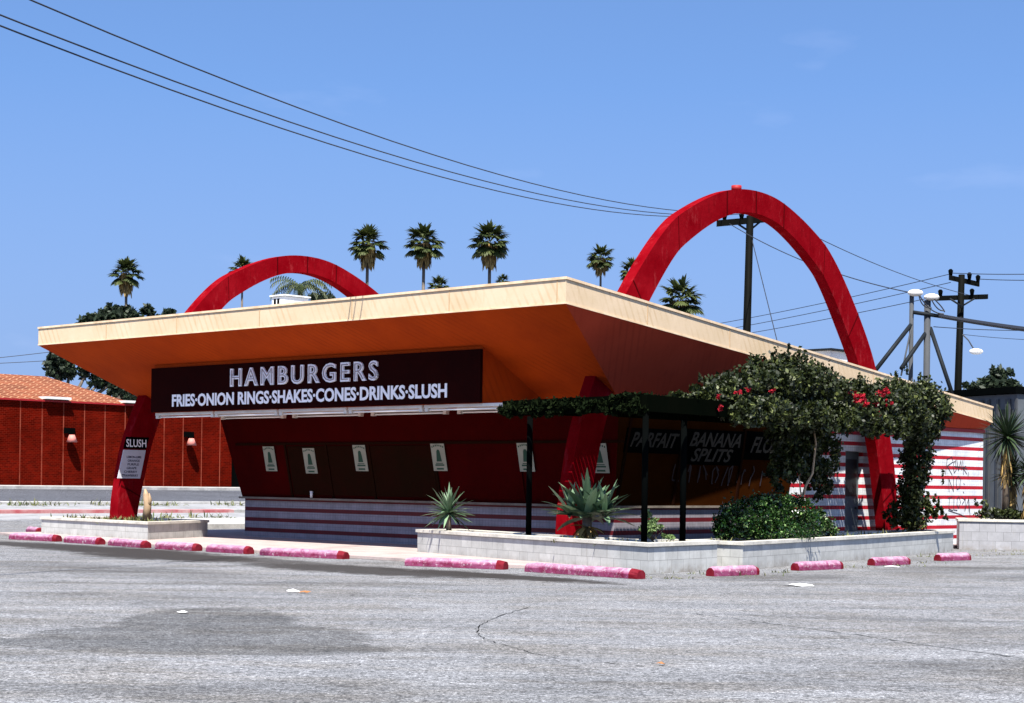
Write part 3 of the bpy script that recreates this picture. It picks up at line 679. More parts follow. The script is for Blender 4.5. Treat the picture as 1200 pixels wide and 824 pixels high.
def arch(name, label, u0, u1, vc, kz):
    t = thing(name, label, 'arch', W((u0+u1)/2, vc, 0), 'tall red parabolic arches piercing the roof'); mb = MB(); z = lambda h: h if h < 4.5 else 4.5+(h-4.5)*kz
    n = len(E_)
    P = [[W(u, vc+p.x, z(p.y)) for p in A] for u, A in ((u0, E_), (u0, I_), (u1, I_), (u1, E_))]
    for i in range(n-1):
        for a in range(4):
            b_ = (a+1) % 4; mb.poly([P[a][i], P[b_][i], P[b_][i+1], P[a][i+1]])
    for i, fl in ((0, 1), (n-1, 0)): q = [P[a][i] for a in range(4)]; mb.poly(q if fl else q[::-1])
    mb.f = [f[::-1] for f in mb.f]
    rib = mb.build('arch_rib', M['red'], t)
    for k in (9, 22, 34, 46, 55, 60, 65, 74, 86, 98, 110):
        mb = MB(); q = [P[0][k], P[1][k], P[1][k].lerp(P[1][k+1], .16), P[0][k].lerp(P[0][k+1], .16)]; q = [p-Lv*.002 for p in q]; mb.prism(q, -Lv*.006); mb.build('panel_seam', M['redseam'], rib)
    return t
ar = arch('red_arch', 'near red parabolic arch at the right side, tallest in view', -.55, -.26, 4.25, 1.0)
mb = MB(); mb.tube([W(-.40, 3.7, 8.36), W(-.40, 3.7, 8.48)], .12, 10); mb.build('arch_top_lamp', M['redtrim'], ar)
arch('red_arch', 'far red arch at the left side, one leg standing in the low white planter', 15.6, 15.98, 4.28, .94)

# slush menu on the far arch leg
S = thing('slush_sign', 'SLUSH lettering and white flavour list on the left arch leg', 'sign', W(15.58, -1.75, 1.56))
mb = MB(); bp = [(-2.20, 1.56), (-1.48, 1.56), (-1.31, 2.33), (-2.02, 2.33)]
mb.prism([W(15.592, a, b_) for a, b_ in bp], -Lv*.02); mb.build('flavour_board', M['board'], S)
mb = MB(); mb.prism([W(15.596, -2.02, 2.36), W(15.596, -1.30, 2.36), W(15.596, -1.2, 2.68), W(15.596, -1.94, 2.68)], -Lv*.01); mb.build('title_board', M['dark'], S)
mb = text_mb('SLUSH', W(15.584, 0, 0), Rv, Zv, -1.93, -1.29, 2.41, 2.62, .003, .01); mb.build('title_lettering', M['whitelet'], S)
mb = MB()
for i, (tx, a, b_) in enumerate([('LEMON-LIME', -1.92, -1.46), ('ORANGE', -1.89, -1.50), ('PURPLE', -1.89, -1.53), ('GRAPE', -1.92, -1.60), ('CHERRY', -2.0, -1.58), ('STRAWBERRY', -2.08, -1.55)]):
    z1 = 2.17-i*.1; text_mb(tx, W(15.57, 0, 0), Rv, Zv, a, b_, z1-.062, z1, .002, .02).build('flavour_lettering', M['ink'], S)

# ================================================================== PERGOLA
PG = thing('pergola', 'dark slatted timber pergola over the planters at the front corner', 'pergola', W(-2.6, -1, 0))
out_line = [(-.46, -3.97), (-4.55, -4.62), (-4.3, -2.2), (-3.35, 3.6), (-2.35, 8.0), (-1.95, 9.9)]
def outu(v):
    pts = out_line[1:]
    for (ua, va), (ub, vb) in zip(pts, pts[1:]):
        if va <= v <= vb: return ua+(ub-ua)*(v-va)/(vb-va)
    return pts[-1][0]
def beam(a, b_, z0, z1, wd=.09):
    mb = MB(); a, b_ = W(*a, z0), W(*b_, z0); d = (b_-a).normalized(); n = d.cross(Zv)*wd; mb.box(a-n*.5, b_-a, n, Zv*(z1-z0)); return mb
for a, b_ in zip(out_line, out_line[1:]): beam(a, b_, 2.90, 3.20, .10).build('edge_beam', M['pergola'], PG)
beam((-.46, -3.97), (-.46, -1.3), 2.98, 3.16).build('edge_beam', M['pergola'], PG)
beam((-1.05, -1.2), (-1.05, 9.9), 2.98, 3.14).build('edge_beam', M['pergola'], PG)
mb = MB(); vv = -3.9
while vv < 8.9:
    ui = -.46 if vv < -1.3 else (-.98 if vv < 6.5 else -.60)  # rear slats reach further in, shaped to shade the striped wall
    uo = outu(max(vv, -4.6)) if vv > -4.6 else -4.55
    if vv < -3.97:  ui = uo
    lim = -.46-(vv+3.97)/(-4.62+3.97)*(4.09) if vv < -3.97 else None
    
    if not -3.55 < vv < -3.0: mb.ubox(uo, ui, vv, vv+.092, 3.165, 3.20)  # gap left in the slats to let sun onto arch foot and agave
    vv += .118
mb.build('roof_slats', M['pergola'], PG)
for v0 in (-2.9, -.8, 1.3, 3.4, 5.5, 7.6, 9.7):
    u_ = outu(v0); beam((u_, v0), (-1.0 if v0 > -1.3 else -.46, v0), 3.03, 3.15, .07).build('rafter', M['pergola'], PG)
for (u, v) in ((-.56, -3.33), (-4.12, -4.05), (-4.02, -2.78), (-1.62, 9.6)):
    mb = MB(); mb.tube([W(u, v, .4), W(u, v, 2.92)], .06, 10); mb.build('pergola_post', M['dark'], PG)

# ================================================================== PLANTERS
def planter(name, label, outer, inner, h, mat, caps=True, capsegs=None):
    base = W(*outer[len(outer)//2]); t = thing(name, label, 'planter', base); n = len(outer); T = .19
    ringp = [W(*p) for p in outer]+[W(*p) for p in inner[::-1]]; k = len(ringp)
    area = sum(ringp[i].x*ringp[(i+1) % k].y-ringp[(i+1) % k].x*ringp[i].y for i in range(k))
    if area < 0: ringp = ringp[::-1]
    ins = []
    for i in range(k):
        a, b_, c = ringp[i-1], ringp[i], ringp[(i+1) % k]; d1 = (b_-a).normalized(); d2 = (c-b_).normalized(); n1 = Zv.cross(d1); n2 = Zv.cross(d2)
        ins.append(((n1+n2)/(1+n1.dot(n2))))
    def ring(off): return [p+q*off for p, q in zip(ringp, ins)]
    mb = MB(); ro, ri = ring(0), ring(T); hw = h-.065
    for i in range(k):
        j = (i+1) % k; mb.poly([ro[i], ro[j], ro[j]+Zv*hw, ro[i]+Zv*hw]); mb.poly([ri[j], ri[i], ri[i]+Zv*hw, ri[j]+Zv*hw]); mb.poly([ro[i]+Zv*hw, ro[j]+Zv*hw, ri[j]+Zv*hw, ri[i]+Zv*hw])
    mb.build('planter_wall', mat, t)
    if caps:
        co, ci = ring(-.035), ring(T+.03); mb = MB()
        for i in range(k):
            if capsegs is not None and i not in capsegs: continue
            j = (i+1) % k; a, b_, c, d = co[i], co[j], ci[j], ci[i]; z0, z1 = Zv*(hw+.002), Zv*h
            mb.poly([a+z1, b_+z1, c+z1, d+z1]); mb.poly([a+z0, b_+z0, b_+z1, a+z1]); mb.poly([c+z0, d+z0, d+z1, c+z1]); mb.poly([b_+z0, a+z0, d+z0, c+z0]); mb.poly([b_+z0, c+z0, c+z1, b_+z1]); mb.poly([d+z0, a+z0, a+z1, d+z1])
        mb.build('planter_cap', M['capc'], t)
    mb = MB(); mb.poly([p+Zv*(h-.10) for p in ring(T-.01)]); mb.build('planter_soil', M['soil'], t)
    return t
planter('block_planter', 'white block planter with the two spiky plants, in front of the counter', [(3.18, -2.84), (-.8, -3.82), (-4.84, -4.79), (-4.58, -2.44)], [(3.0, -1.75), (-.6, -2.62), (-3.5, -3.2), (-3.5, -2.44)], .55, M['block'])
planter('block_planter', 'long white block planter under the vines along the side', [(-4.85, -2.0), (-3.71, 3.63), (-2.02, 10.9)], [(-3.5, -2.0), (-2.4, 3.63), (-.85, 10.9)], .53, M['block'])
planter('block_planter', 'low white block planter at the left around the arch leg', [(17.0, -3.62), (14.4, -3.75), (11.7, -3.9), (12.45, -2.25)], [(17.1, -1.2), (15, -1.2), (13.3, -1.2), (12.9, -1.2)], .50, M['block'])
planter('block_planter', 'grey three-course block planter at the right edge with yuccas', [(-1.48, 12.17), (-2.85, 13.05), (-5.4, 15.0)], [(-.6, 13.6), (-1.9, 14.5), (-4.4, 16.5)], .80, M['block_grey'])

# ================================================================== WHEEL STOPS
def stop(p0, p1, label, wd=.23, h=.165):
    p0, p1 = Vector((*p0, 0)), Vector((*p1, 0)); q = (p1-p0).normalized()*.08; p0, p1 = p0+q, p1-q; d = (p1-p0); L_ = d.length; d.normalize(); n = Zv.cross(d)
    prof = [(-wd/2, 0), (-wd/2, .08), (-wd/2+.015, .115), (-wd*.30, h-.012), (-wd*.15, h), (wd*.15, h), (wd*.30, h-.012), (wd/2-.015, .115), (wd/2, .08), (wd/2, 0)]
    c = (p0+p1)/2; mb = MB(); N = 14; rr = random.Random(int(L_*1000)); rows = []
    for i in range(N+1):
        t = i/N; e = .86 if i in (0, N) else 1
        rows.append([c+d*((t-.5)*L_)+n*(a*e+(rr.uniform(-.006, .006) if b_ > .05 else 0))+Zv*(b_*e+(rr.uniform(-.008, .005) if b_ > .05 else 0)+.004) for a, b_ in prof])
    for i in range(N):
        for k in range(len(prof)-1): mb.poly([rows[i][k], rows[i][k+1], rows[i+1][k+1], rows[i+1][k]])
    mb.poly(rows[0]); mb.poly(rows[-1][::-1]); mb.f = [f[::-1] for f in mb.f]
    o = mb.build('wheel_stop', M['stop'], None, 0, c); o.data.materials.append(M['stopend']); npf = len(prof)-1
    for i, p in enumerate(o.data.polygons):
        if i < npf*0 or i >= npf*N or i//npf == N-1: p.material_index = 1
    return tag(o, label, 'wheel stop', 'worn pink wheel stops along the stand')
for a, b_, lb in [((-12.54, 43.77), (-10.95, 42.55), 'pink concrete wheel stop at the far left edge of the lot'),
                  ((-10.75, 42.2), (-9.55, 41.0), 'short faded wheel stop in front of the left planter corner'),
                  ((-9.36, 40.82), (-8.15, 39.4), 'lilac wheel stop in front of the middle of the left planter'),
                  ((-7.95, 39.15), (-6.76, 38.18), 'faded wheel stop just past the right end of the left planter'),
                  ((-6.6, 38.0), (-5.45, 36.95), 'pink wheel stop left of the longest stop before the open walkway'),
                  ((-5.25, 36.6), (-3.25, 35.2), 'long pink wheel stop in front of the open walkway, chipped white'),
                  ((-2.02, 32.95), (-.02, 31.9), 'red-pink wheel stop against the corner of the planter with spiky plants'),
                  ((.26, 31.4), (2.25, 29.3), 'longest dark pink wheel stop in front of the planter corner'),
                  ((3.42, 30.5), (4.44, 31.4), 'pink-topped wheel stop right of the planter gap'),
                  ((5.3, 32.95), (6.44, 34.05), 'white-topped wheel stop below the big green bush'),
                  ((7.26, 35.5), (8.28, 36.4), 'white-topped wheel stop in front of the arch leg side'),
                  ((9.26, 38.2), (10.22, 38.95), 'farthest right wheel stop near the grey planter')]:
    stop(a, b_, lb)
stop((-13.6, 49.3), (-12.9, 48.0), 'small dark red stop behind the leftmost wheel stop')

# ================================================================== ROOFTOP THINGS
t = thing('rooftop_cooler', 'white boxy evaporative cooler on the roof behind the front edge', 'cooler', W(11.2, 0, 5.2))
mb = MB(); mb.ubox(11.2, 11.75, -.1, .7, 5.45, 6.36); mb.build('cooler_case', M['ac'], t, .02)
mb = MB(); mb.ubox(11.16, 11.79, -.14, .74, 6.365, 6.40); mb.build('cooler_lid', M['ac'], t)
for k, u in enumerate((11.42, 11.56)): mb = MB(); mb.ubox(u, u+.08, -.115, -.105, 6.12, 6.30); mb.build('cooler_vent', M['dark'], t)
for u, v in ((11.25, -.05), (11.7, -.05), (11.25, .65), (11.7, .65)): mb = MB(); mb.ubox(u-.04, u+.04, v-.04, v+.04, 4.95, 5.45); mb.build('cooler_leg', M['steel'], t)
t = thing('roof_vent', 'low white vent box on the roof left of the arch foot', 'vent', W(1.5, 9.9, 4.4))
mb = MB(); mb.ubox(.8, 2.3, 9.5, 10.3, 4.5, 5.12); mb.build('vent_box', M['ac'], t, .01)
mb = MB(); mb.ubox(.72, 2.38, 9.42, 10.38, 5.122, 5.17); mb.build('vent_hood', M['steeldk'], t)

# ================================================================== BRICK BUILDING ACROSS THE STREET
BB = thing('brick_building', 'long red brick building with tiled roof across the street at left', 'building', W(52, 12, 1.06))
mb = MB(); mb.ubox(49.6, 62, -22, 27.6, 1.0, 5.22); mb.build('brick_wall', M['brick'], BB)
mb = MB(); e0, e1 = W(49.54, -22, 5.24), W(49.54, 21.6, 5.24); r0, r1 = W(53.6, -22, 6.62), W(53.6, 18.9, 6.62); g0, g1 = W(58, -22, 5.24), W(58, 21.6, 5.24)
mb.poly([e1, e0, r0, r1]); mb.poly([g0, g1, r1, r0]); mb.poly([g1, e1, r1]); mb.poly([e0, e1, g1, g0]); mb.build('tiled_roof', M['rooftile'], BB)
mb = MB(); mb.ubox(49.47, 49.54, -22, 21.7, 5.15, 5.235); mb.build('roof_gutter', M['redtrim'], BB)
for v in (16.4, 20.9): mb = MB(); mb.ubox(49.3, 50.1, v-.1, v+1.3, 5.28, 5.40); mb.build('roof_skylight', M['metal'], BB)
mb = MB(); mb.ubox(49.3, 50, 27.6, 28.2, 1.0, 4.6); mb.build('corner_post', M['dark'], BB)
def walllamp(v, z, lb):
    t = thing('wall_lamp', lb, 'wall lamp', W(49.6, v, z), 'cone lamps on the brick wall'); mb = MB(); mb.ubox(49.59, 49.52, v-.30, v+.30, z+.25, z+.52); mb.build('lamp_bracket', M['dark'], t)
    mb = MB(); c = W(49.33, v, z); mb.tube([c-Zv*.18, c+Zv*.18], [.27, .13], 14); mb.build('lamp_shade', M['pinkcone'], t)
    mb = MB(); mb.tube([W(49.58, v, z+.2), W(49.33, v, z+.24)], .04, 6); mb.build('lamp_arm', M['dark'], t)
walllamp(17.77, 3.42, 'left pink cone lamp on the brick wall, left of the arch leg'); walllamp(24.81, 3.44, 'right pink cone lamp on the brick wall, right of the arch leg')

# ================================================================== GREY SHED BEHIND
t = thing('metal_shed', 'grey sheet-metal shed behind the right end of the roof', 'shed', at(1150, 600, 60).xy.to_3d())
c0 = at(1088, 600, 62); c1 = at(1190, 600, 58); c0.z = c1.z = 0; dv = c1-c0; nb = Vector((-dv.y, dv.x, 0)).normalized()
mb = MB(); mb.box(c0, dv, nb*5, Zv*4.75); mb.build('shed_wall', M['shed'], t)
mb = MB(); mb.box(c0-dv.normalized()*.1-nb*.15+Zv*4.77, dv+dv.normalized()*.2, nb*5.3, Zv*.22); mb.build('shed_roof', M['dark'], t)
for k in range(11):
    p = c0+dv*(k/10.0)-nb*.06; mb = MB(); mb.box(p-dv.normalized()*.05, dv.normalized()*(.10 if k % 3 else .22), nb*.058, Zv*4.6); mb.build('shed_rib', M['steel'], t)
for k in (3, 6, 8): p = c0+dv*(k/10.0+.03)-nb*.03+Zv*3.75; mb = MB(); mb.box(p, dv.normalized()*.55, nb*.028, Zv*.5); mb.build('shed_louvre', M['steeldk'], t)
t = thing('pipe_rail', 'short grey pipe and rail at the rear corner of the striped wall', 'railing', W(-.4, 16.9, 0))
mb = MB(); mb.tube([W(-.35, 16.6, 0), W(-.35, 16.6, 2.0)], .05, 8); mb.build('pipe_post', M['steel'], t)
mb = MB(); mb.tube([W(-.35, 16.6, 1.95), W(-1.5, 17.6, 1.95)], .05, 8); mb.build('pipe_crossbar', M['steel'], t)
t = thing('white_outbuilding', 'pale wall of a low building far behind the yuccas', 'building', at(1215, 600, 85).xy.to_3d())
mb = MB(); p = at(1182, 600, 85); p.z = 0; mb.box(p, Vector((12, -1, 0)), Vector((0, 6, 0)), Zv*3.3); mb.build('outbuilding_wall', M['ac'], t)

# ================================================================== POLES AND WIRES
def pole_line(a, b_, sag, r, label, group='thin overhead wires crossing the sky', n=24):
    a, b_ = Vector(a), Vector(b_); mb = MB(); c = (a+b_)/2; pts = []
    for i in range(n+1):
        t = i/n; p = a.lerp(b_, t); p.z -= 4*sag*t*(1-t); pts.append(p)
    if a.y < 30: pts = [pts[0]+(pts[0]-pts[1]).normalized()*30]+pts          # runs on over the camera's left
    if b_.x > 20 and abs(b_.x-at(1136, 346, 90).x) > 1: pts = pts+[pts[-1]+(pts[-1]-pts[-2]).normalized()*60]
    mb.tube(pts, r, 5); o = mb.build('overhead_wire', M['wire'], None, 0, c); return tag(o, label, 'wire', group)
pa = at(877, 262, 72); pa_top = at(879, 253, 72)
t = thing('utility_pole', 'dark wooden utility pole framed inside the near red arch', 'utility pole', (pa.x, pa.y, 0))
mb = MB(); mb.tube([Vector((pa.x-.12, 72, 0)), Vector((pa_top.x, 72, pa_top.z))], [.19, .15], 10); mb.build('pole_shaft', M['wood'], t)
xa, xb = at(840, 262, 71.6), at(908, 256, 72.4); mb = MB(); d = xb-xa; mb.box(xa-Zv*.12-Vector((0, .1, 0)), d, (0, .2, 0), (0, 0, .24)); mb.build('crossarm', M['wood'], t)
insA = []
for px, py in ((849, 259), (869, 258), (899, 255)):
    p = at(px, py, 71.9); mb = MB(); mb.tube([p, p+Zv*.22, p+Zv*.28], [.06, .11, .05], 8); mb.build('insulator', M['dark'], t); insA.append(p+Zv*.25)
for px, py in ((864, 262), (892, 259)): mb = MB(); mb.tube([at(px, py, 72.15), at(877.5, 271, 72.15)], .045, 6); mb.build('crossarm_brace', M['steeldk'], t)
pole_line(at(881, 280, 72), at(912, 405, 66), 0, .018, 'thin guy wire slanting down right from the pole inside the arch', 'guy wires')
pbx = at(1127, 322, 90)
t = thing('utility_pole', 'tall utility pole with two crossarms at the right', 'utility pole', (pbx.x, 90, 0))
mb = MB(); mb.tube([Vector((pbx.x-.25, 90, 0)), Vector((pbx.x, 90, pbx.z))], [.22, .16], 10); mb.build('pole_shaft', M['wood'], t)
for (x0, y0, x1, y1) in ((1113, 325, 1148, 333), (1097, 349.5, 1158, 347.5)):
    a, b_ = at(x0, y0, 89.7), at(x1, y1, 90.3); mb = MB(); mb.box(a-Zv*.12, b_-a, (0, .2, 0), (0, 0, .24)); mb.build('crossarm', M['wood'], t)
for px, py in ((1114, 324), (1136, 328), (1146, 331), (1102, 348), (1139, 347)): p = at(px, py, 89.9); mb = MB(); mb.tube([p, p+Zv*.3, p+Zv*.38], [.08, .13, .06], 8); mb.build('insulator', M['dark'], t)
for px in (1113, 1142): mb = MB(); mb.tube([at(px, 350, 89.6), at(1127, 359, 89.6)], .05, 6); mb.build('crossarm_brace', M['steeldk'], t)
t = thing('street_lamp', 'cobra-head street lamp on a thin bracket beside the right utility pole', 'street lamp', at(1131, 393, 89.6))
mb = MB(); mb.tube([at(1128, 392, 89.6), at(1135, 399, 89.6), at(1141, 409, 89.3)], .035, 6); mb.build('lamp_arm', M['steel'], t)
mb = MB(); ellip(mb, at(1144, 412, 89.3), .36, .2, .16); mb.build('lamp_head', M['metal'], t)
# flood-lit equipment frame
t = thing('equipment_frame', 'braced twin-post steel frame with two lamp heads behind the roof', 'frame', at(1078, 620, 58).xy.to_3d())
def up(px, py, d): return at(px, py, d)
for (x, y0, r) in ((1068.5, 345, .075), (1087, 352, .11)):
    tp = at(x, y0, 58); mb = MB(); mb.tube([Vector((tp.x, 58, 0)), tp], r, 8); mb.build('frame_post', M['steel'], t)
for (x0, y0, x1, y1, r) in ((1068, 380, 1026, 434, .07), (1085, 390, 1056, 432, .07), (1090, 384, 1116, 462, .07), (1068, 384, 1056, 440, .03)):
    mb = MB(); mb.tube([at(x0, y0, 58), at(x1, y1, 57)], r, 6); mb.build('frame_brace', M['steeldk'] if r > .05 else M['steel'], t)
mb = MB(); mb.tube([at(1070, 366, 57.9), at(1104, 371, 57.9)], .07, 6); mb.build('frame_crossbar', M['steeldk'], t)
for x, y in ((1071, 344), (1090, 349)):
    p = at(x, y, 57.9); mb = MB(); ellip(mb, p+Vector((.05, 0, .02)), .26, .17, .12); mb.build('lamp_head', M['metal'], t)
for (x0, y0, xm, ym, x1, y1) in ((1077, 347, 1080, 362, 1092, 361), (1092, 352, 1099, 366, 1107, 364), (1078, 347, 1090, 368, 1106, 368), (1094, 350, 1105, 360, 1107, 366)):
    a, m_, b_ = at(x0, y0, 57.8), at(xm, ym, 57.8), at(x1, y1, 57.8); mb = MB(); mb.tube([(a*(1-s)**2+m_*2*s*(1-s)+b_*s*s) for s in [k/8 for k in range(9)]], .022, 5); mb.build('loose_cable', M['wire'], t)
pole_line(at(1100, 370, 58), at(1290, 396, 46), .05, .075, 'thick black cable running right from the steel frame', 'heavy service cables')
# long service wires from over the camera's left to the pole in the arch
pole_line(at(-80, -50, 24), insA[2], 1.15, .014, 'highest of the three wires crossing the sky from upper left')
pole_line(at(-80, -14, 24), insA[1], 1.0, .014, 'middle of the three wires crossing the sky from upper left')
pole_line(at(-80, -1, 24), insA[0], 1.0, .014, 'lowest of the three wires crossing the sky from upper left')
pole_line(insA[2], at(1136, 346, 90), .35, .018, 'upper wire from the arch pole down to the right utility pole')
pole_line(at(851, 260, 72), at(1067, 343, 58), .35, .018, 'lower wire from the arch pole down to the twin-post frame')
pole_line(at(1114, 321, 90), at(560, 410, 160), .9, .02, 'top wire running left behind the roof from the right pole')
pole_line(at(1114, 331, 90), at(560, 420, 160), .8, .02, 'middle wire running left behind the roof from the right pole')
pole_line(at(1104, 346, 90), at(560, 424, 160), .8, .02, 'bottom wire running left behind the roof from the right pole')
pole_line(at(1114, 320, 90), at(1290, 318, 80), .1, .02, 'highest wire leaving the right pole towards the right edge')
pole_line(at(1146, 327, 90), at(1290, 325, 80), .1, .02, 'second wire leaving the right pole towards the right edge')
pole_line(at(1094, 383, 58), at(1290, 384, 70), .12, .014, 'thin wire going right below the thick black cable')
pole_line(at(1129, 392, 90), at(1290, 399, 80), .12, .014, 'lowest thin wire at the right edge beside the street lamp')
pole_line(at(-60, 425, 120), at(330, 370, 120), .3, .022, 'upper wire above the tiled roof at the left edge')
pole_line(at(-60, 428, 120), at(330, 396, 120), .3, .022, 'lower wire above the tiled roof at the left edge')

# ================================================================== PALMS
def make_fan_palm(seed):
    rng = np.random.default_rng(seed); V = []; Fc = []; T = []; V2 = []; F2 = []; T2 = []
    root = thing('fan_palm', 'x', 'palm tree', (0, 0, 0), 'tall fan palms behind the stand')
    for i in range(30):
        az = i*2.39996+rng.uniform(-.3, .3); f = (i+.5)/30; el = rad(82-118*f**.9+rng.uniform(-8, 8))
        d = np.array([math.cos(az)*math.cos(el), math.sin(az)*math.cos(el), math.sin(el)]); pl = rng.uniform(.75, 1.1); c0_ = d*.15; c1_ = d*pl+np.array([0, 0, -.10*pl*math.cos(el)])
        blade(V, Fc, T, c0_, d, pl, .06, .1, rng, 2, .7)
        side = np.cross(d, [0, 0, 1.0]); side /= np.linalg.norm(side)+1e-6; tint = np.clip(rng.uniform(.1, .7)+(.2 if el > .6 else 0), 0, 1); Lf = rng.uniform(.85, 1.15)
        for k in range(15):
            a = (k-7)/7*1.5; dd = d*math.cos(a)+side*math.sin(a); ln = Lf*(1-.25*abs(a)/1.5)
            blade(V, Fc, T, c1_, dd, ln, .30, .50+.5*rng.uniform(), rng, 3, float(tint), .05)
    for i in range(150):        # hanging skirt of dead fronds
        az = rng.uniform(0, 6.28); z0 = rng.uniform(-1.1, .15); r0 = .22+.35*max(0, (z0+1.5)/1.6)
        d = np.array([math.cos(az)*.55, math.sin(az)*.55, -.9]); blade(V2, F2, T2, [math.cos(az)*r0*.7, math.sin(az)*r0*.7, z0], d, rng.uniform(.7, 1.2), .26, 1.2, rng, 3)
    np_mesh('palm_crown', np.array(V), np.array(Fc), M['palm'], root, np.array(T)); np_mesh('dead_frond_skirt', np.array(V2), np.array(F2), M['palmdry'], root, np.array(T2))
    mb = MB(); mb.tube([Vector((0, 0, -.2)), Vector((.05, 0, -8)), Vector((0, 0, -29))], [.12, .14, .22], 8); mb.build('palm_trunk', M['bark'], root)
    return root
protoA, protoB = make_fan_palm(1), make_fan_palm(2)
palms = [(148, 322, 19, 'fan palm at the far left above the dark round tree'), (284, 317, 14, 'fan palm behind the top of the far arch'),
         (431, 287, 20, 'leftmost of the three big fan palms above the roof'), (497, 287, 21, 'middle of the three big fan palms above the roof'), (574, 285, 22, 'rightmost of the three big fan palms, tallest'),
         (704, 304, 15.5, 'small fan palm just left of the near arch'), (742, 319, 15, 'fan palm half hidden behind the left foot of the near arch'),
         (798, 354, 23, 'wide fan palm crown low under the near arch'), (514, 336, 12, 'small palm top just over the roof between the middle and right big palms'), (589, 331, 8, 'tiny palm top beside the trunk of the tallest fan palm')]
first = {0: True, 1: True}
for i, (px, py, r, lb) in enumerate(palms):
    k = i % 2; pr = (protoA, protoB)[k]; d = 2.0*F/r; p = at(px, py, d)
    o = pr if first[k] else copy_tree(pr); first[k] = False
    o.location = p; o.rotation_euler = (0, 0, i*1.3); o['label'] = lb
    s = 1.35+.15*((i*37) % 5)/5; o.scale = (s, s, s)
# feathery palm behind the cooler
t = thing('feather_palm', 'feathery dark palm behind the rooftop cooler', 'palm tree', at(350, 600, 110).xy.to_3d())
rng = np.random.default_rng(9); V = []; Fc = []; T = []; c = np.array(at(352, 336, 110))
for i in range(22):
    az = i*2.4; el = rad(rng.uniform(5, 60)); d = np.array([math.cos(az)*math.cos(el), math.sin(az)*math.cos(el), math.sin(el)]); p = c.copy(); cur = d.copy()
    for s in range(14):
        side = np.cross(cur, [0, 0, 1.0]); side /= np.linalg.norm(side)
        for sg in (-1, 1): blade(V, Fc, T, p, side*sg+cur*.6+np.array([0, 0, -.5]), .45, .07, .8, rng, 2, rng.uniform(0, .6))
        cur = cur+np.array([0, 0, -.13]); cur /= np.linalg.norm(cur); p = p+cur*.16
np_mesh('palm_crown', np.array(V), np.array(Fc), M['palm'], t, np.array(T))
mb = MB(); mb.tube([Vector((c[0], c[1], 0)), Vector(c)], [.25, .16], 8); mb.build('palm_trunk', M['bark'], t)

# ================================================================== TREES
def tree(label, d, blobs, n, size, trunkpx):
    b0_ = at(trunkpx, 600, d); b0_.z = 0; t = thing('broadleaf_tree', label, 'tree', b0_)
    bl = []
    for (px, py, rx, rz, k) in blobs: bl.append((at(px, py, d), (rx*d/F, rx*d/F, rz*d/F), int(n*k)))
    leaves('tree_crown', bl, size, M['tree'], t, seed=int(trunkpx), shell=.2)
    mb = MB(); c = at(blobs[0][0], blobs[0][1]+blobs[0][3]*.3, d); mid = b0_.lerp(c, .6); mb.tube([b0_, mid, c], [.4, .3, .15], 8)
    for (px, py, rx, rz, k) in blobs[1:]: mb.tube([mid, at(px, py, d)], [.2, .06], 6)
    mb.build('tree_trunk', M['bark'], t); return t
tree('dark round tree behind the left end of the roof', 130, [(140, 373, 24, 15, 1), (115, 380, 20, 12, .8), (170, 382, 16, 9, .5), (150, 390, 40, 10, 1)], 2600, .42, 140)
tree('small dark tree right of the round tree over the roof', 131, [(175, 364, 9, 6, .6), (200, 368, 9, 5, .5), (186, 378, 24, 8, .8)], 900, .4, 186)
tree('dark tree under the roof tip above the tiled roof', 112, [(64, 420, 13, 15, 1), (82, 430, 14, 14, 1), (104, 432, 14, 16, .8), (70, 436, 18, 8, .6), (125, 430, 16, 18, .8), (150, 436, 14, 18, .8), (118, 448, 14, 10, .8), (138, 456, 14, 12, .8), (156, 464, 12, 12, .8)], 900, .34, 90)
tree('green tree behind the grey shed at the right edge', 95, [(1172, 448, 18, 17, 1), (1190, 468, 18, 16, .8), (1155, 455, 14, 9, .5), (1180, 475, 22, 16, 1), (1140, 452, 10, 5, .2)], 1500, .36, 1176)
tree('low dark hedge-like tree at the far right behind the yuccas', 78, [(1206, 500, 16, 20, 1), (1200, 525, 10, 12, .4)], 900, .3, 1208)
tree('small dark shrub top behind the cooler', 120, [(376, 352, 16, 8, 1)], 700, .35, 376)

# ================================================================== PLANTS
def sprig(path, r0, r1): mb = MB(); n = len(path); mb.tube(path, [r0+(r1-r0)*i/(n-1) for i in range(n)], 6); return mb
t = thing('spiky_plant', 'small spiky agave on a short stem in the white planter', 'plant', at(526, 622, 37.3))
rosette('leaf_rosette', at(526, 602, 37.3), 62, .60, .075, M['agave'], t, 3, -30, 85, .35); sprig([at(526, 624, 37.3), at(526, 600, 37.3)], .07, .05).build('plant_stem', M['bark'], t)
t = thing('agave_plant', 'large blue-green agave with thick leaves before the arch foot', 'plant', at(688, 630, 34.2))
rosette('leaf_rosette', at(688, 608, 34.2), 34, .92, .17, M['agave'], t, 12, -5, 84, .25, 6)
V = rosette('leaf_rosette', at(668, 604, 34.3), 18, .66, .12, M['agave'], t, 15, 0, 80, .4, 6); V = rosette('leaf_rosette', at(708, 606, 34.0), 22, .70, .12, M['agave'], t, 17, -5, 80, .4, 6)
rosette('dead_leaves', at(688, 618, 34.1), 26, .40, .09, M['palmdry'], t, 18, -60, 10, .8)
sprig([at(688, 634, 34.2), at(688, 606, 34.2)], .14, .10).build('plant_stem', M['bark'], t)
t = thing('leafy_shrub', 'small pale-leaved shrub trailing over the planter corner', 'shrub', at(764, 632, 32.6))
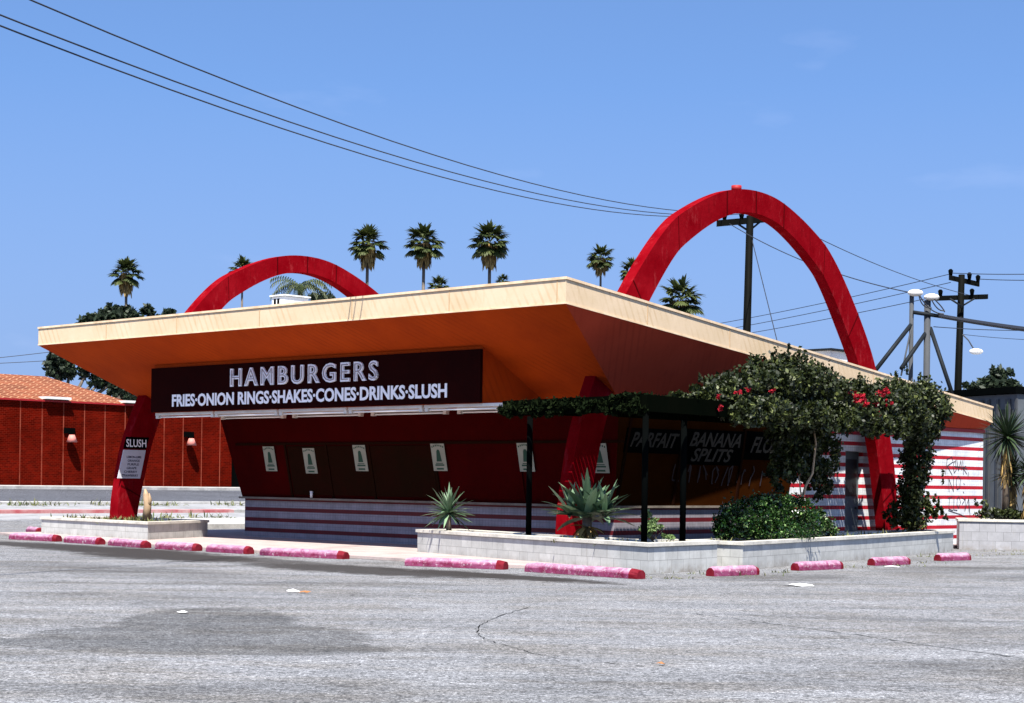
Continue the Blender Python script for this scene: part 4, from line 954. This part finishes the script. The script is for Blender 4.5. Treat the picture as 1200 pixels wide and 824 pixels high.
leaves('shrub_leaves', [(at(760, 604, 32.7), (.17, .17, .20), 330), (at(766, 618, 32.5), (.26, .2, .16), 380), (at(784, 630, 32.1), (.20, .15, .09), 160), (at(757, 624, 32.5), (.16, .16, .14), 160)], .085, M['yucca'], t, 5, .1, .3, .55)
for k in range(5): sprig([at(764, 634, 32.6), at(752+k*7, 606+k*3, 32.6)], .012, .006).build('shrub_stem', M['bark'], t)
t = thing('round_bush', 'dense glossy green bush in the long side planter', 'bush', at(905, 632, 36.2))
bl = []
for (px, py, d, rx, rz, n) in [(862, 610, 34.9, .40, .36, 2600), (884, 603, 35.6, .45, .40, 3000), (908, 602, 36.3, .48, .42, 3200), (932, 604, 37.0, .46, .40, 3000), (954, 614, 37.6, .38, .32, 2000), (850, 622, 34.8, .25, .2, 900), (905, 622, 35.9, .9, .2, 2600), (966, 622, 37.9, .25, .22, 800)]: bl.append((at(px, py, d), (rx, rx*.9, rz), n))
leaves('bush_leaves', bl, .062, M['bush'], t, 21, .55, .2, .6)
leaves('bush_shoots', [(at(858+k*13, 583+(k*7 % 5)*2, 35.2+k*.32), (.06, .06, .14), 40) for k in range(8)], .06, M['bush'], t, 22, .1)
sprig([at(905, 634, 36.2), at(905, 606, 36.2)], .05, .03).build('bush_trunk', M['bark'], t)

# bougainvillea smothering the pergola
t = thing('bougainvillea', 'sprawling bougainvillea with crimson flowers over the pergola', 'vine', W(-2.9, 5, 0))
bl = []
def vb(px, py, d, rx, rz, n, ry=None): bl.append((at(px, py+3, d), (rx, ry or rx, rz*1.08), int(n*1.25)))
for a in [(808, 462, 33.6, .42, .10, 240), (830, 457, 34.0, .50, .16, 480), (852, 453, 34.6, .55, .26, 820), (878, 449, 35.4, .60, .38, 1400), (903, 442, 36.2, .60, .50, 2200), (928, 441, 37.0, .60, .50, 2200), (950, 449, 37.8, .60, .46, 2100),
          (975, 459, 38.8, .60, .42, 1900), (1000, 464, 39.8, .60, .40, 1900), (1025, 466, 40.8, .60, .42, 1900), (1050, 466, 41.6, .65, .50, 2300), (1075, 470, 42.3, .62, .55, 2300), (1094, 476, 42.9, .45, .48, 1600), (1060, 486, 41.8, .7, .35, 1600),
          (840, 470, 34.2, .6, .22, 1000), (880, 472, 35.3, .7, .24, 1200), (930, 476, 37, .7, .28, 1400), (985, 482, 39, .7, .25, 1100), (1030, 488, 41, .6, .22, 800),
          (958, 500, 38.3, .42, .45, 1300), (966, 530, 38.5, .36, .5, 1000), (960, 565, 38.6, .28, .4, 600), (915, 505, 36.9, .34, .45, 1300), (932, 530, 37.5, .36, .55, 1700), (912, 548, 37.1, .26, .40, 700), (948, 505, 38.0, .42, .45, 1300), (950, 545, 38.2, .30, .5, 700),
          (1075, 505, 42.6, .42, .45, 1500), (1073, 535, 42.8, .38, .55, 1800), (1070, 570, 43, .40, .55, 1900), (1068, 600, 43, .44, .45, 1800), (1090, 588, 42.9, .16, .35, 260), (1100, 600, 42.7, .12, .28, 160), (1045, 600, 42.6, .2, .3, 500)]: vb(*a)
for k in range(27):
    vv = -1.6+k*.43
    bl.append((W(outu(vv)-.12, vv, 3.02), (.28, .28, .30), 520))
leaves('vine_foliage', bl, .095, M['vine'], t, 31, .3, .3, .62)
shoots = [(at(px, py, d), (.07, .07, rz), n) for px, py, d, rz, n in [(905, 420, 36.2, .25, 55), (925, 414, 36.6, .3, 60), (944, 418, 37.2, .3, 70), (935, 410, 37, .2, 30), (960, 427, 38, .25, 60), (978, 436, 38.8, .2, 50), (884, 428, 35.6, .2, 50), (1050, 440, 41.5, .22, 60), (1062, 438, 42, .3, 60), (1078, 445, 42.3, .25, 60), (1040, 449, 41.2, .18, 40), (1108, 470, 43, .2, 50), (1112, 484, 43, .15, 30), (820, 444, 34, .12, 30), (1104, 560, 42.8, .22, 50), (1098, 585, 42.8, .2, 40), (1108, 605, 42.7, .2, 40)]]
leaves('vine_shoots', shoots, .085, M['vine'], t, 33, .1, -.2, .5)
fl = [(at(px, py+1, d-.35), (rx*1.35, rx, rx*1.1), int(n*1.7)) for px, py, d, rx, n in [(1010, 466, 38.9, .15, 110), (1013, 472, 38.9, .10, 60), (1030, 461, 40.0, .14, 80), (1038, 458, 40.3, .07, 30), (1029, 485, 40.0, .10, 45), (1026, 474, 39.9, .07, 20), (1041, 470, 40.3, .08, 20), (998, 458, 39.0, .07, 20), (868, 460, 34.3, .08, 26), (843, 478, 33.4, .08, 16), (878, 454, 34.5, .05, 10), (905, 458, 35.4, .06, 10), (842, 465, 33.4, .05, 10)]]
leaves('vine_flowers', fl, .07, M['flower'], t, 34, .1, 0, .8)
for path, r0 in (([at(940, 585, 37.4), at(944, 570, 37.5), at(952, 555, 37.6), at(956, 520, 37.8), at(950, 480, 37.8)], .035), ([at(940, 585, 37.4), at(938, 575, 37.4), at(935, 540, 37.4)], .02), ([at(1070, 630, 43), at(1066, 570, 43), at(1074, 500, 42.8)], .06), ([at(1074, 630, 43), at(1080, 560, 43), at(1070, 490, 42.6)], .045)):
    sprig(path, r0, r0*.6).build('vine_trunk', M['palebark'] if r0 < .04 else M['bark'], t)
# vine mat on and hanging from the front pergola edge
mats = []
for k in range(20): mats.append((W(-.55-k*.205, -4.03-k*.031, 3.03), (.17, .10, .17), 260))
for k in range(26): vv = -4.3+k*.42; mats.append((W(outu(max(vv, -4.6))+.5, vv, 3.18), (.5, .3, .09), 260))
for k in range(23): vv = -.6+k*.42; mats.append((W(-1.75, vv, 3.24), (.75, .3, .10), 380))
for k in range(6): mats.append((W(-.75, 6.7+k*.4, 3.22), (.3, .3, .08), 200))  # leaf mat added over the rear slats to shade the striped wall
tt = thing('creeper', 'dark creeper matted along the front edge of the pergola', 'vine', W(-2.5, -4.3, 0))
leaves('creeper_leaves', mats, .10, leafmat('creeper_leaf', (.003, .006, .002), (.010, .015, .005), .9, .0, None, .03), tt, 40, .1, .5, .6)

# yuccas in the grey planter
def yucca(label, heads, d, seed):
    b_ = at(heads[0][0], 610, d); t = thing('yucca_plant', label, 'plant', b_)
    for i, (px, py, L_, n) in enumerate(heads):
        c = at(px, py, d+(i-1)*.25); rosette('yucca_head', c, n, L_, .065, M['yuccadk'], t, seed+i, -55, 88, .25, 3)
        
        for q in range(3): rosette('dead_leaves', c-Zv*(.15+.32*q), 60, .55, .09, M['palmdry'], t, seed+20+i*5+q, -89, -62, .5, 2)
        bb = at(heads[0][0]+(i-1)*2, 612, d+(i-1)*.25); mb = MB(); mb.tube([bb, bb.lerp(c, .5), c], [.10, .09, .08], 8); mb.build('yucca_trunk', M['bark'], t)
yucca('tall yucca with spiky dark head at the left of the grey planter', [(1180, 512, .88, 130), (1186, 556, .62, 90)], 46.6, 50)
yucca('leaning yucca at the right edge of the grey planter', [(1206, 553, .6, 80)], 46.2, 60)
t = thing('leafy_shrub', 'low dark shrub spreading between the yuccas and striped wall', 'shrub', at(1160, 606, 46.2))
leaves('shrub_leaves', [(at(1172, 602, 46.3), (.6, .3, .18), 900), (at(1152, 598, 46.3), (.16, .15, .3), 120), (at(1146, 588, 46.3), (.12, .12, .26), 60), (at(1195, 604, 46.2), (.4, .3, .12), 500)], .12, M['vine'], t, 61, .1, -.2, .35)
t = thing('tree_stump', 'pale split stump standing in the left planter', 'stump', at(171, 606, 45.2))
mb = MB(); mb.tube([at(171.5, 609, 45.2), at(173, 592, 45.2), at(171, 580, 45.2), at(170, 573, 45.2)], [.11, .10, .08, .02], 8); mb.tube([at(173, 596, 45.2), at(176, 586, 45.15), at(175, 578, 45.1)], [.07, .05, .01], 7); mb.build('stump_wood', M['palebark'], t)

# weeds: in the left planter, along the planters and the far kerb
def tufts(name, spots, n, L_, mat, seed):
    rng = np.random.default_rng(seed); V = []; Fc = []; T = []
    for (p, sxx, syy) in spots:
        for _ in range(n):
            b_ = np.array(p)+np.array([rng.normal()*sxx, rng.normal()*syy, 0]); az = rng.uniform(0, 6.28); el = rng.uniform(.5, 1.5)
            blade(V, Fc, T, b_, np.array([math.cos(az)*math.cos(el), math.sin(az)*math.cos(el), math.sin(el)]), L_*rng.uniform(.4, 1.2), L_*.18, .8, rng, 2)
    return stuff(np_mesh(name, np.array(V), np.array(Fc), mat, None, np.array(T)))
tufts('planter_weeds', [(W(u, v, .40), .25, .25) for u, v in ((16.3, -3.0), (15.2, -2.9), (14.6, -3.2), (14.0, -2.9), (13.5, -3.3), (13.0, -3.1), (12.8, -2.7), (14.2, -2.4), (15.2, -2.0))], 55, .22, M['weed'], 70)
tufts('planter_weeds', [(W(u, v, .45), .2, .2) for u, v in ((-1.8, -3.7), (-2.6, -3.8), (-3.6, -4.0), (-3.9, -3.1), (-4.1, -1.5), (-3.4, 2.8), (-2.9, 4.6), (-2.4, 6.6))], 50, .16, M['weed'], 71)
tufts('kerb_weeds', [(W(33.0, v, ground_z(33.0)+.12), .5, .35) for v in (2, 5, 6.2, 9, 10, 10.8, 11.5, 15, 20)]+[(W(26.0, v, .18), .6, .3) for v in (6, 7.4, 8.6)], 45, .28, M['weed'], 72)
tufts('lot_weeds', [(Vector((x, y, 0)), sx_, .05) for x, y, sx_ in ((4.0, 30.9, .35), (3.3, 31.2, .25), (5.0, 32.2, .2), (6.9, 34.6, .3), (8.6, 36.9, .3), (9.6, 40.5, .2), (12.6, 44.2, .5), (12.2, 42.4, .25), (-13.2, 43.9, .2), (2.7, 29.6, .2), (7.9, 35.3, .25), (10.6, 41.5, .3))], 26, .085, M['weed'], 73)

# litter
def scrap(p, r, h, mat, name, label, cat, seed):
    rr = random.Random(seed); mb = MB(); ringA = [Vector((p[0]+math.cos(a)*r*rr.uniform(.5, 1.2), p[1]+math.sin(a)*r*rr.uniform(.4, .9), .006+rr.uniform(0, h))) for a in [k*.7854 for k in range(8)]]; c = Vector((p[0], p[1], h*1.3+.01))
    for k in range(8): mb.poly([ringA[k], ringA[(k+1) % 8], c])
    tag(mb.build(name, mat, None, 0, (p[0], p[1], 0)), label, cat)
scrap((4.63, 27.93), .30, .03, M['litter'], 'crumpled_paper', 'crumpled white paper lying on the lot below the right wheel stops', 'litter', 1)
scrap((-3.08, 24.76), .10, .03, M['litter'], 'crumpled_paper', 'small white scrap near the middle left of the lot', 'litter', 2)
scrap((-2.9, 24.6), .10, .02, M['leafdry'], 'dry_leaf', 'brown leaf beside the small white scrap', 'leaf', 5)
scrap((1.34, 15.43), .05, .02, M['leafdry'], 'dry_leaf', 'orange-brown leaf alone in the right foreground', 'leaf', 3)
scrap((-3.85, 20.61), .09, .02, M['litter'], 'crumpled_paper', 'white scrap on the dark asphalt patch', 'litter', 4)
scrap((7.6, 34.9), .16, .02, M['litter'], 'crumpled_paper', 'flat white paper in front of the second wheel stop from the right', 'litter', 6)
p = LF(10.0, 1.13, .12); mb = MB(); mb.tube([p, p+Zv*.17], [.03, .04], 10); tag(mb.build('paper_cup', M['litter'], None, 0, p), 'white paper cup left on the counter at the dark window', 'cup')

scene.render.engine = 'CYCLES'
scene.cycles.max_bounces = 8
scene.cycles.use_denoising = True
